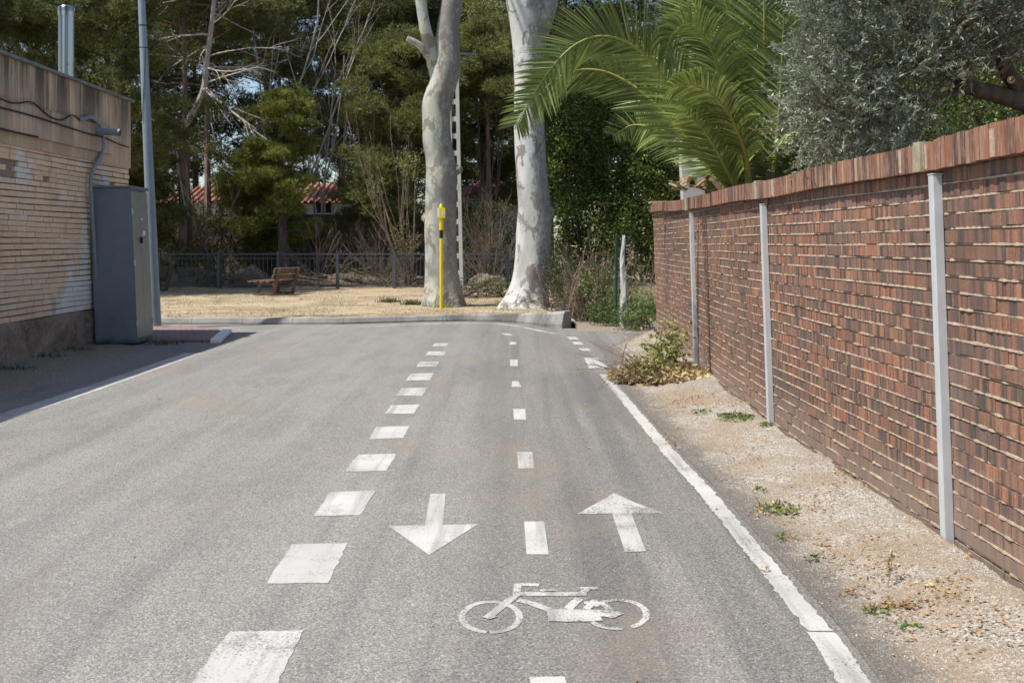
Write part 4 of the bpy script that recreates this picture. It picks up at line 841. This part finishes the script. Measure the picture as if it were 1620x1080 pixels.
# ivy/scrub
bush('ivy_bush', np.array([-11, 38.8, .1]), [B3(300, 365, 38.8, 1.5, .6, 1.1), B3(360, 375, 38.8, 1.6, .6, 1.0), B3(255, 390, 38.6, 1.3, .6, 1.3), B3(330, 420, 38.6, 1.6, .6, .7)], 9000, .10, .06, M_PINED, 'dark hanging bush covering the left part of the earth wall', 'shrub')
bush('scrub_bush', np.array([-1.6, 37.3, .1]), [B3(750, 338, 37.5, 1.0, .7, .6), B3(790, 356, 37.3, .9, .7, .8), B3(760, 400, 36.8, 1.3, .6, .9), B3(800, 410, 36.6, .8, .6, .9), B3(735, 375, 37.2, .8, .6, .9)], 12000, .09, .045, M_IVY, 'grey-green scrub mound below the pinkish roof between the plane trunks', 'shrub', shell=.3)
bush('low_scrub', np.array([-1.6, 28, .1]), [B3(765, 462, 28.5, .9, .5, .28), B3(795, 458, 28.5, .6, .5, .3), B3(745, 458, 29.5, .6, .4, .35)], 2600, .06, .03, M_IVY, 'low reddish-green scrub at the foot between the two plane trunks', 'shrub', shell=.1)

# broadleaf evergreen trees on the right, behind the wall end
bush('evergreen_tree', np.array([2.0, 25.5, 0]), [B3(910, 180, 25.6, 1.05, .9, 1.3), B3(985, 150, 26, 1.2, .9, 1.3), B3(900, 280, 25.2, .8, .8, 1.0), B3(960, 260, 25.4, 1.0, .8, 1.1), B3(935, 360, 24.8, .9, .8, .9), B3(900, 420, 24.8, .5, .6, .9), B3(880, 230, 25.6, .6, .6, 1.5)], 46000, .085, .045, M_HEDGE, 'dense glossy evergreen tree immediately right of the pale plane trunk', 'tree', M_OLB, 26, shell=.55)
bush('evergreen_tree', np.array([4.2, 24.8, 0]), [B3(1040, 190, 25.4, 1.2, .9, 1.3), B3(1080, 270, 25, 1.2, .9, 1.2), B3(1020, 300, 24.6, .9, .8, 1.2), B3(1050, 360, 24.3, .9, .8, 1.0), B3(1000, 390, 24.2, .8, .7, .9), B3(1120, 200, 25.5, 1.2, .9, 1.5)], 42000, .085, .045, M_HEDGE, 'dense dark evergreen tree behind the far end of the brick wall', 'tree', M_OLB, 26, shell=.55)
bush('evergreen_tree', np.array([7.5, 22, 0]), [B3(1180, 230, 22, 1.4, .9, 1.5), B3(1260, 200, 21.5, 1.3, .9, 1.5), B3(1340, 190, 21, 1.4, .9, 1.5), B3(1450, 120, 20.5, 1.5, .9, 1.6), B3(1560, 100, 20, 1.5, .9, 1.6), B3(1670, 90, 20, 1.5, .9, 1.7), B3(1500, 230, 20, 2.2, .9, 1.0)], 44000, .085, .05, M_HEDGE, 'dark evergreen tree filling the gap behind palm and olive', 'tree', M_OLB, 20, shell=.5)
bush('garden_hedge', np.array([6.2, 11.5, 0]), [B3(1320, 290, 12.0, .9, .6, 1.2), B3(1420, 260, 11.8, .9, .6, 1.3), B3(1520, 240, 11.6, 1.0, .6, 1.5), B3(1620, 220, 11.4, 1.0, .6, 1.6), B3(1720, 180, 11.4, 1.0, .6, 1.8), B3(1560, 100, 13.5, 1.6, .6, 1.2), B3(1450, 120, 13.5, 1.3, .6, 1.2)], 34000, .05, .028, M_HEDGE, 'dark clipped hedge in the shade under the olive crown', 'hedge', M_OLB, 20, shell=.6)

# dead stems, green post, pale stump near wall end
gp = np.array([(974 - 810) / F * 19.2, 19.2, 0.]); t = thing('green_post', gp, 'thin dark green metal post in the brush beside the pale dead stem', 'post')
m = MB(); m.tube([gp, gp + (.02, 0, 1.75)], .028, 10); m.build('post_tube', m_simple('green_enamel', (.008, .045, .03), (.012, .065, .042), 5, .4), t, True); m = MB(); m.tube([gp + (.02, 0, 1.75), gp + (.02, 0, 1.79)], [.036, .02], 10); m.build('cap', M_BLACK, t)
dp = np.array([(989 - 810) / F * 19.1, 19.1, 0.]); t = thing('dead_tree', dp, 'whitish peeled dead stem standing in the brush near the wall end', 'dead tree')
m = MB(); m.tube(interp_path([dp + (.0, 0, -.05), dp + (-.04, 0, .35), dp + (-.02, 0, .7), dp + (-.06, 0, 1.3), dp + (-.02, 0, 1.75)], 16), np.linspace(.085, .03, 16), 9, wob=.15); m.build('trunk', m_simple('peeled_wood', (.30, .29, .26), (.58, .60, .58), 6, .8, stretch=(3, 3, .5)), t)
t = thing('dry_brush', G(1010, 490), 'tangle of dry brown stems against the far end of the wall', 'brush'); m = MB(); segs = []
for _ in range(60): 
    p = np.array([rng.uniform(1.6, 2.75), rng.uniform(19.4, 20.6), .0]); 
    if rng.uniform() < .25: p[0] = rng.uniform(1.0, 2.0); p[1] = rng.uniform(19.8, 21.5)
    grow(p, (rng.normal(0, .3), rng.normal(0, .2), 1), rng.uniform(.5, 1.7), .008, 1, segs, 6, .3, .02, 2, .7)
m.sticks(segs, 3); m.build('stems', M_TWIG, t)
m = MB(); n = 1200; i_ = rng.integers(0, len(segs), n); P = np.array([segs[k][1] for k in i_]); m.leaves(P, rng.normal(size=(n, 3)), rng.uniform(.03, .07, n), .02); m.build('dead_leaves', M_DRY, t)
bush('green_weeds', G(985, 505), [B3(955, 492, 19.6, .35, .4, .25), B3(1000, 500, 18.8, .38, .35, .24), B3(980, 475, 20.0, .4, .3, .4), B3(1025, 480, 18.6, .2, .3, .3), B3(940, 460, 20.6, .4, .3, .5)], 6500, .045, .028, M_WEED, 'green weeds growing at the foot of the dry brush by the wall end', 'weeds', shell=.1)
bare_tree('dead_brush', 925, 20.6, 'dark dead brush in the ditch right of the concrete kerb block', [(rng.normal(0, .9), 1, rng.uniform(.6, 1.6), .009, 5) for _ in range(60)], 2, M_TWIG, z0=-.1, cat='brush')
bush('ditch_ivy', np.array([1.7, 22.5, 0]), [B3(900, 470, 22.6, .55, .5, .6), B3(945, 455, 22.8, .6, .5, .7), B3(890, 430, 23, .4, .5, .6)], 5200, .06, .035, M_IVY, 'shaded ivy behind the concrete kerb block', 'ivy', shell=.2)
o = MB(); o.box(G(950, 512) + (0, .5, .1), (.55, .3, .42)); tag(o.build('concrete_block', M_CONC), 'small half-hidden concrete block in the ditch by the weeds', 'block')

# ------------------------------------------------------------------ palm
pb = np.array([3.05, 12.6, 0]); t = thing('palm_tree', pb, 'large arching feather palm rising over the brick wall', 'palm tree')
m = MB(); m.tube([pb, pb + (0, 0, 1.2), pb + (0, 0, 2.1), pb + (0, 0, 2.5)], [.34, .36, .40, .25], 16, wob=.06)
for i in range(90):
    a_ = rng.uniform(0, 6.3); z = rng.uniform(.3, 2.4); p = pb + np.array([.36 * math.cos(a_), .36 * math.sin(a_), z]); m.beam(p, p + np.array([.2 * math.cos(a_), .2 * math.sin(a_), .22]), .09, .04)
m.build('trunk', M_TWIG, t)
m = MB()
for _ in range(34):
    p = Q(rng.uniform(1078, 1150), rng.uniform(286, 302), 12.9); m.beam(p, p + np.array([rng.uniform(-.2, .1), rng.uniform(-.15, .15), rng.uniform(-.04, .10)]), rng.uniform(.03, .07), .02)
m.build('cut_stubs', M_DRY, t)
def frond(path, w0, LL=.50, nleaf=80, start=.14, droop=.07, fwd=.95, name='frond', vshape=.25, tipf=.35):
    nleaf = int(nleaf * 1.3); P = interp_path([Q(*p) for p in path], 46); 
    for _ in range(3): P[1:-1] = (P[:-2] + 2 * P[1:-1] + P[2:]) / 4
    m = MB(); m.tube(P, np.linspace(.030, .005, len(P)), 6); fo = m.build(name, M_RACH, t, True)
    s_ = np.linspace(start, 1, nleaf); k = s_ * (len(P) - 1); C_ = np.stack([np.interp(k, np.arange(len(P)), P[:, j]) for j in range(3)], 1); T = nrm(np.stack([np.interp(k, np.arange(len(P)), np.gradient(P, axis=0)[:, j]) for j in range(3)], 1))
    Yd = np.array([0, 1.0, 0]); inpl = nrm(np.cross(T, Yd)); horiz = nrm(Yd - T * (T @ Yd)[:, None]); side = nrm(inpl * w0 + horiz * (1 - w0)); nn = nrm(np.cross(side, T)); nn *= np.sign(nn[:, 2:3] + 1e-6)
    m = MB()
    for sg in (-1, 1):
        Ls = LL * (np.sin(np.clip((s_ - start) / (1 - start), 0, 1) * math.pi * .80 + .45)) ** .6 * rng.uniform(.88, 1.06, nleaf); Ls = np.maximum(Ls, LL * tipf)
        D0 = nrm(T * fwd + side * sg + nn * vshape + rng.normal(0, .06, (nleaf, 3))); A = C_; W = .011; prev = None; V = []; d = D0; p = A
        wv = nrm(np.cross(D0, nn + rng.normal(0, .35, (nleaf, 3))))
        pts = [p]
        for q_ in range(4):
            p = p + d * Ls[:, None] / 4; pts.append(p); d = nrm(d + np.array([0, 0, -droop * .45]) * (1 + q_ * .5))
        ws = [.5, 1, 1, .65, .06]
        V = np.stack([pt + wv * W * ws[i] * e for i, pt in enumerate(pts) for e in (-1, 1)], 1)
        base = np.arange(nleaf)[:, None] * 10; m.add(V.reshape(-1, 3), np.concatenate([base + np.array([[2 * i, 2 * i + 1, 2 * i + 3, 2 * i + 2]]) for i in range(4)]))
    m.build('leaflets', M_PALM, fo)
Y0 = 12.5
frond([(1178, 315, Y0), (1140, 262, 12.3), (1100, 190, 12), (1045, 115, 11.7), (1000, 66, 11.5), (945, 52, 11.3), (900, 74, 11.2), (862, 120, 11.1), (835, 165, 11.0), (818, 196, 11)], .80, .60, 105, .2)
frond([(1170, 315, Y0), (1148, 295, 12.4), (1100, 235, 12.2), (1040, 168, 12.2), (1000, 133, 12.2), (955, 110, 12.2), (905, 109, 12.2), (868, 132, 12.2), (845, 160, 12.1)], .72, .56, 95, .22)
frond([(1185, 315, Y0), (1180, 260, 12.3), (1163, 205, 12.0), (1148, 155, 11.8), (1128, 80, 11.6), (1105, 48, 11.5), (1080, 36, 11.4), (1062, 50, 11.3), (1052, 90, 11.2)], .55, .62, 85, .2, droop=.6)
frond([(1190, 315, 12.6), (1165, 200, 12.8), (1130, 90, 13), (1095, 0, 13.2), (1055, -60, 13.4), (1010, -70, 13.5)], .85, .62, 95, .15)
frond([(1212, 315, 12.4), (1212, 230, 12.2), (1210, 120, 12.0), (1209, 0, 11.8), (1206, -110, 11.6)], .95, .60, 95, .12)
frond([(1195, 315, 12.6), (1185, 210, 12.5), (1175, 110, 12.4), (1150, 10, 12.2), (1120, -80, 12.1), (1080, -120, 12)], .9, .62, 95, .15)
frond([(1200, 315, 12.8), (1215, 200, 13), (1240, 80, 13.2), (1280, -20, 13.4), (1340, -60, 13.5)], .8, .6, 85, .15)
frond([(1235, 315, 12.4), (1250, 265, 12.2), (1275, 225, 12.0), (1300, 180, 11.8), (1335, 130, 11.7)], .7, .50, 60, .1)
frond([(1240, 318, 12.6), (1275, 280, 12.8), (1330, 230, 13), (1400, 200, 13.1)], .7, .5, 60, .1)
frond([(1165, 315, 12.7), (1140, 290, 13.3), (1100, 240, 14), (1050, 205, 14.6), (1000, 195, 15.2), (970, 215, 15.6)], .7, .55, 75, .2)
frond([(1175, 318, 12.4), (1160, 290, 12.2), (1135, 240, 11.9), (1110, 200, 11.7), (1085, 180, 11.5)], .7, .42, 55, .2)
frond([(1190, 315, 12.2), (1180, 240, 11.8), (1160, 190, 11.5), (1130, 150, 11.2), (1090, 130, 11.0), (1060, 140, 10.9)], .55, .48, 70, .25, droop=.5)
frond([(1215, 318, 12.3), (1225, 260, 12.0), (1232, 190, 11.9), (1236, 120, 11.8), (1240, 30, 11.6)], .8, .5, 80, .1)
frond([(1205, 318, 12.9), (1200, 180, 13.4), (1180, 60, 14), (1160, -40, 14.5)], .7, .55, 80, .1)
frond([(1150, 315, 12.7), (1155, 300, 12.6), (1190, 250, 12.2), (1220, 220, 12.0), (1255, 190, 12)], .6, .42, 50, .1)
frond([(1130, 318, 12.9), (1165, 270, 13.2), (1230, 230, 13.6), (1290, 240, 13.9)], .6, .42, 50, .1)

for p_, w_ in (([(1200, 315, 12.6), (1240, 180, 12.8), (1262, 60, 13), (1275, -60, 13.2)], .85), ([(1190, 315, 12.7), (1150, 180, 12.9), (1112, 60, 13.2), (1075, -30, 13.5), (1030, -50, 13.8)], .8),
               ([(1195, 315, 13.0), (1170, 160, 13.5), (1135, 20, 14), (1110, -90, 14.4)], .8), ([(1205, 315, 12.4), (1235, 200, 12.1), (1255, 90, 11.9), (1262, -20, 11.7)], .7),
               ([(1205, 315, 13.0), (1195, 150, 13.2), (1185, 0, 13.6), (1175, -120, 13.9)], .9), ([(1180, 315, 12.6), (1140, 230, 12.9), (1095, 150, 13.2), (1060, 100, 13.5), (1020, 85, 13.8), (985, 100, 14)], .65),
               ([(1215, 318, 12.8), (1260, 240, 13.0), (1300, 190, 13.3), (1350, 170, 13.6)], .7)):
    frond(p_, w_, .58, 85, .12)
# ------------------------------------------------------------------ olive
ob = np.array([4.9, 8.4, 0]); t = thing('olive_tree', ob, 'silvery grey-green olive tree leaning over the right of the brick wall', 'olive tree')
m = MB(); fork = Q(1640, 170, 8.3)
def limb(pts, r0, r1, sides=10): P = interp_path(pts, len(pts) * 6); m.tube(P, np.linspace(r0, r1, len(P)), sides, wob=.05); return P
limb([ob, ob + (-.1, 0, 1.2), ob + (-.25, -.1, 2.2), Q(1640, 160, 8.2)], .20, .14)
L1 = limb([Q(1640, 165, 8.2), Q(1580, 150, 8.0), Q(1530, 138, 7.9), Q(1500, 105, 7.9), Q(1485, 70, 8.0), Q(1440, 20, 8.2)], .085, .03)
L2 = limb([Q(1640, 160, 8.2), Q(1600, 128, 8.1), Q(1570, 60, 8.2), Q(1550, 10, 8.3), Q(1530, -60, 8.3)], .07, .03)
L3 = limb([Q(1500, 105, 7.9), Q(1430, 95, 8.0), Q(1360, 110, 8.3), Q(1300, 90, 8.5)], .035, .012, 6)
L4 = limb([Q(1530, 138, 7.9), Q(1460, 160, 7.9), Q(1390, 175, 8.1), Q(1320, 200, 8.3)], .03, .01, 6)
L5 = limb([Q(1485, 70, 8.0), Q(1400, 20, 8.3), Q(1330, -20, 8.5), Q(1270, -20, 8.7)], .03, .012, 6)
limb([Q(1532, 140, 7.9), Q(1526, 126, 7.75), Q(1522, 117, 7.68)], .05, .042); limb([Q(1606, 140, 8.1), Q(1602, 132, 7.95), Q(1600, 127, 7.88)], .045, .032)
m.build('trunk', M_OLB, t, True)
for c_, c2, r_ in ((Q(1522, 117, 7.68), Q(1521.5, 116, 7.66), .038), (Q(1600, 127, 7.88), Q(1599.6, 126.3, 7.865), .028)):
    mm_ = MB(); mm_.tube([c_, c2], r_, 14); mm_.build('cut_end', M_CUT, t)
def px_in(x, y):   # lower outline of the crown in the photo
    lo = np.interp(x, [1180, 1215, 1240, 1300, 1360, 1400, 1440, 1480, 1520, 1560, 1620, 1750], [0, 150, 235, 265, 268, 255, 235, 190, 130, 105, 95, 80]); return y < lo
m = MB(); segs = []; n = 4600; cnt = 0; LP = []; LD = []; allL = np.concatenate([L1, L2, L3, L4, L5])
while cnt < n:
    Yd = rng.uniform(7.3, 9.3); px = 1215 + 520 * rng.uniform() ** .85; py = rng.uniform(-150, 268)
    left = np.interp(py, [-150, 0, 60, 130, 200, 268], [1262, 1256, 1242, 1240, 1232, 1262])
    if px < left + rng.uniform(0, 25) or not px_in(px, py + rng.uniform(-5, 15)): continue
    hole = vnoise(np.array(px / 60.), np.array(py / 45.), 4)
    if hole < .20: continue
    p = Q(px, py, Yd); near = allL[np.argmin(np.sum((allL - p) ** 2, 1))]; d = nrm(p - near + rng.normal(0, .5, 3) * .6 + np.array([-.1, 0, .1])); ln = rng.uniform(.14, .34); q_ = p
    for s_ in range(4):
        d = nrm(d + rng.normal(0, .12, 3) + np.array([0, 0, -.05])); q2 = q_ + d * ln / 4; segs.append((q_, q2, .0022, .0016))
        for _ in range(4): LP.append(q_ + (q2 - q_) * rng.uniform()); LD.append(d * .8 + rng.normal(0, .62, 3))
        q_ = q2
    if cnt % 6 == 0: segs.append((p, near + (p - near) * .3, .004, .007))
    cnt += 1
m.sticks(segs, 3); m.build('twigs', M_TWIG, t)
m = MB(); LP = np.array(LP); LD = np.array(LD); m.leaves(LP, LD, rng.uniform(.035, .065, len(LP)), rng.uniform(.010, .016, len(LP))); m.build('crown', M_OLIVE, t)

# ------------------------------------------------------------------ heap of cuttings
hb = G(1045, 605); t = thing('cuttings_heap', hb, 'heap of wilting garden cuttings and dead leaves against the wall below the farthest post', 'garden waste')
m = MB(); n = 4200; px = rng.uniform(0, 1, n); py = rng.uniform(0, 1, n); x = hb[0] - .62 + 1.2 * px; y = hb[1] - .45 + 1.5 * py
env = np.clip(1 - ((x - hb[0] - .05) / .62) ** 2 - ((y - hb[1] - .2) / .75) ** 2, 0, 1) ** .6; keep = env > rng.uniform(0, .25, n); z = .02 + env * .19 * rng.uniform(.2, 1, n)
P = np.c_[x, y, z][keep]; n = len(P); m.leaves(P, rng.normal(size=(n, 3)) * np.array([1, 1, .5]), rng.uniform(.05, .11, n), rng.uniform(.03, .055, n)); m.build('dead_leaves', M_DRY, t)
m = MB()
leafmass(m, [(hb + (.10, .35, .42), (.20, .22, .26)), (hb + (-.02, .30, .30), (.18, .2, .2)), (hb + (.22, .45, .36), (.16, .2, .24))], 750, .055, .035, .1); leafmass(m, [(hb + (-.25, -.1, .12), (.30, .2, .10)), (hb + (.0, -.25, .10), (.28, .12, .08)), (hb + (-.1, .1, .16), (.3, .2, .08))], 380, .055, .035, .1); m.build('wilting_leaves', M_YGREEN, t)
m = MB(); segs = []
for _ in range(46): p = hb + np.array([rng.uniform(-.6, .3), rng.uniform(-.2, .8), rng.uniform(.02, .2)]); grow(p, (rng.normal(-.7, .7), rng.normal(0, .5), rng.uniform(-.1, .7)), rng.uniform(.2, .6), .006, 2, segs, 5, .25, 0, 3, .6)
for e in [(1000, 575, 930, 540), (985, 590, 945, 617)]: A = G(*e[:2]); B = G(*e[2:]); segs.append((A + (0, 0, .08), (A + B) / 2 + (0, 0, .07), .008, .006)); segs.append(((A + B) / 2 + (0, 0, .07), B + (0, 0, .01), .006, .003))
m.sticks(segs, 4); m.build('twigs', M_TWIG, t)
# fallen leaves, litter
def verge_pt(px, py):
    p = G(px, py); u = np.clip((p[0] - lx(p[1]) - .125) / (wx(p[1]) - lx(p[1]) - .095), 0, 1); p[2] = float(verge_z(np.array([u]), np.array([p[0]]), np.array([p[1]]))[0]); return p
m = MB(); P = []
for cx, cy, sx, sy, n in [(1215, 812, 32, 8, 90), (1300, 870, 22, 14, 60), (1430, 970, 40, 6, 70), (1345, 945, 14, 5, 25), (1250, 855, 20, 4, 20), (1140, 650, 70, 22, 420), (1080, 640, 60, 14, 260), (1060, 700, 30, 12, 60), (1530, 900, 20, 10, 14), (1170, 750, 40, 20, 50), (1450, 1010, 60, 25, 40), (1500, 960, 50, 30, 40), (1210, 905, 8, 4, 10), (1010, 535, 30, 6, 160), (980, 524, 50, 3, 260), (1380, 900, 60, 40, 160), (1480, 960, 60, 30, 120), (1290, 800, 70, 40, 150), (1190, 720, 40, 20, 90), (1560, 1020, 50, 30, 80), (1350, 770, 40, 30, 60), (1400, 968, 30, 4, 60)]:
    for _ in range(n):
        q_ = verge_pt(cx + rng.normal(0, sx * .6), cy + rng.normal(0, sy * .6)); 
        if q_[0] < wx(q_[1]) - .03 or q_[1] > 17.5: q_[2] = max(q_[2], 0) + .006 + rng.uniform(0, .012); P.append(q_)
for _ in range(60):
    y_ = 2.6 + 14 * rng.uniform() ** 1.4; x_ = float(lx(y_)) - abs(rng.normal(0, .8)) if rng.uniform() < .6 else rng.uniform(-.45 * y_, .5); P.append(np.array([max(x_, -4.5), y_, .006]))
P = np.array(P); n = len(P); m.leaves(P, rng.normal(size=(n, 3)) * np.array([1, 1, .25]), rng.uniform(.012, .032, n), rng.uniform(.006, .018, n), np.tile([0, 0, 1.], (n, 1)) + rng.normal(0, .4, (n, 3))); tag(m.build('leaf_litter', M_LITTER), 'orange-brown leaf litter scattered over the gravel', 'leaf litter', None, 'stuff')
for (px, py, s_, lab) in [(252, 632, .05, 'lone brown dead leaf on the left lane of the road'), (402, 780, .035, 'small curled dead leaf on the road well left of the arrow pointing towards the viewer'), (932, 710, .045, 'flattened pale leaf right of the narrow dashes'), (957, 612, .03, 'tiny dry leaf near the edge line by the cuttings'), (1037, 885, .014, 'little pale leaf scrap below the arrow pointing away'), (975, 985, .018, 'small orange leaf lying on the rear wheel of the bicycle symbol'), (1330, 770, .07, 'pale curled leaf on the gravel near the wall foot')]:
    q_ = G(px, py); z = .008 if px < 1200 else verge_pt(px, py)[2] + .012; m = MB()
    for j in range(2): m.leaves(np.array([q_ + (0, 0, z) - (s_ / 2, 0, q_[2])]), np.array([[1., .2 * j, .05 + .1 * j]]), s_, s_ * .4, np.array([[0, .2 - .6 * j, 1.]]))
    tag(m.build('dead_leaf', M_LITTER), lab, 'leaf', 'single dead leaves')
# weeds
for (px, py, sz, n, lab) in [(1165, 676, .16, 320, 'low green weed patch on the gravel left of the middle post'), (1212, 690, .07, 60, 'tiny green weed at the foot of the middle post'), (1232, 812, .13, 120, 'green weed ringed by orange litter in mid verge'), (1240, 855, .05, 20, 'small sprig of green just below the mid verge weed'), (1385, 978, .06, 26, 'broad bright green leaf cluster near the bottom right'),
                             (1437, 1003, .05, 24, 'small green sprig below the bright leaf cluster'), (1290, 890, .05, 18, 'faint green sprig left of the brown dried stalk'), (1200, 783, .045, 20, 'thin green sprig up the verge from the litter ring'), (1110, 662, .10, 70, 'sparse weeds in front of the heap of cuttings')]:
    p = verge_pt(px, py); t = thing('weed', p, lab, 'weed', 'weeds in the gravel verge'); m = MB(); a_ = rng.uniform(0, 6.3, n); r_ = sz * np.sqrt(rng.uniform(0, 1, n)); P = p + np.c_[r_ * np.cos(a_), r_ * np.sin(a_), rng.uniform(0, .02, n)]
    m.leaves(P, np.c_[rng.normal(0, .8, (n, 2)), rng.uniform(.1, .8, n)], rng.uniform(.02, .045, n), rng.uniform(.008, .018, n)); m.build('leaves', M_WEED, t)
p = verge_pt(1405, 940); t = thing('dried_stalk', p, 'upright brown dried weed stalk with a flat seed head', 'weed'); m = MB(); segs = []; grow(p, (.1, 0, 1), .12, .003, 2, segs, 5, .3, .05, 4, .8); m.sticks(segs, 3); m.build('stalk', M_TWIG, t); m = MB(); P = np.array([s_[1] for s_ in segs]); m.leaves(P, rng.normal(size=P.shape), .018, .01); m.build('seed_head', M_DRY, t)
# green tufts on the dry grass and litter at kerb
for (px, py, lab) in [(617, 478, 'small green grass tuft on the dry field left of the crooked trunk'), (652, 482, 'green grass tuft at the left foot of the crooked trunk'), (700, 486, 'grass tuft hiding the foot of the yellow post'), (722, 484, 'grass tuft at the right foot of the crooked trunk'), (800, 484, 'straggly grass tuft at the white foot of the right plane tree')]:
    p = G(px, py, .12); t = thing('grass_tuft', p, lab, 'grass tuft', 'grass tufts behind the kerb'); m = MB(); n = 260; P = p + np.c_[rng.normal(0, .14, n), rng.normal(0, .12, n), np.zeros(n)]; m.blades(P, np.c_[rng.normal(0, .45, (n, 2)), np.ones(n)], rng.uniform(.06, .2, n), .014); m.build('blades', M_IVY if px < 690 else M_YGREEN, t)
p = G(40, 590); 
for (px, py, lab) in [(15, 585, 'dark grass tuft at the left edge in the building shade'), (70, 565, 'weed tuft at the foot of the rough plinth'), (255, 545, 'weed tuft on the soil between cabinet and red paving'), (120, 555, 'small dark tuft beside the plinth left of the cabinet')]:
    p = G(px, py, .02); t = thing('grass_tuft', p, lab, 'grass tuft', 'tufts in the building shade'); m = MB(); n = 140; P = p + np.c_[rng.normal(0, .14, n), rng.normal(0, .1, n), np.zeros(n)]; m.blades(P, np.c_[rng.normal(0, .6, (n, 2)), np.ones(n)], rng.uniform(.03, .12, n), .008); m.build('blades', M_IVY, t)
# pebbles
m = MB(); n = 15000; v = rng.uniform(0, 1, n) ** 1.0; y = 2.2 + 9 * v ** 1.5; u = rng.beta(1.6, 1.0, n); x = lx(y) + .125 + (wx(y) - lx(y) - .10) * u; z = verge_z(u, x, y); s_ = rng.uniform(.0015, .0048, n)
oc = np.array([[1, 0, 0], [-1, 0, 0], [0, 1, 0], [0, -1, 0], [0, 0, 1], [0, 0, -1.]]); of = np.array([[0, 2, 4], [2, 1, 4], [1, 3, 4], [3, 0, 4], [2, 0, 5], [1, 2, 5], [3, 1, 5], [0, 3, 5]])
V = np.c_[x, y, z][:, None] + oc[None] * s_[:, None, None] * rng.uniform(.6, 1.3, (n, 6, 1)); m.add(V.reshape(-1, 3), (np.arange(n)[:, None, None] * 6 + of).reshape(-1, 3)); tag(m.build('gravel_stones', M_PEB), 'loose pale gravel stones on the verge', 'gravel', None, 'stuff')
m = MB(); n = 1400; y = 2.2 + 15 * rng.uniform(0, 1, n) ** 1.5; x = rng.uniform(-5.2, 1.4, n); near = rng.uniform(0, 1, n) < .55; x[near] = lx(y[near]) - np.abs(rng.normal(0, .25, near.sum())) ; s_ = rng.uniform(.0015, .0045, n)
V = np.c_[x, y, np.full(n, .004)][:, None] + oc[None] * s_[:, None, None] * rng.uniform(.6, 1.3, (n, 6, 1)); m.add(V.reshape(-1, 3), (np.arange(n)[:, None, None] * 6 + of).reshape(-1, 3)); tag(m.build('road_grit', M_PEB), 'loose grit scattered on the asphalt', 'grit', None, 'stuff')
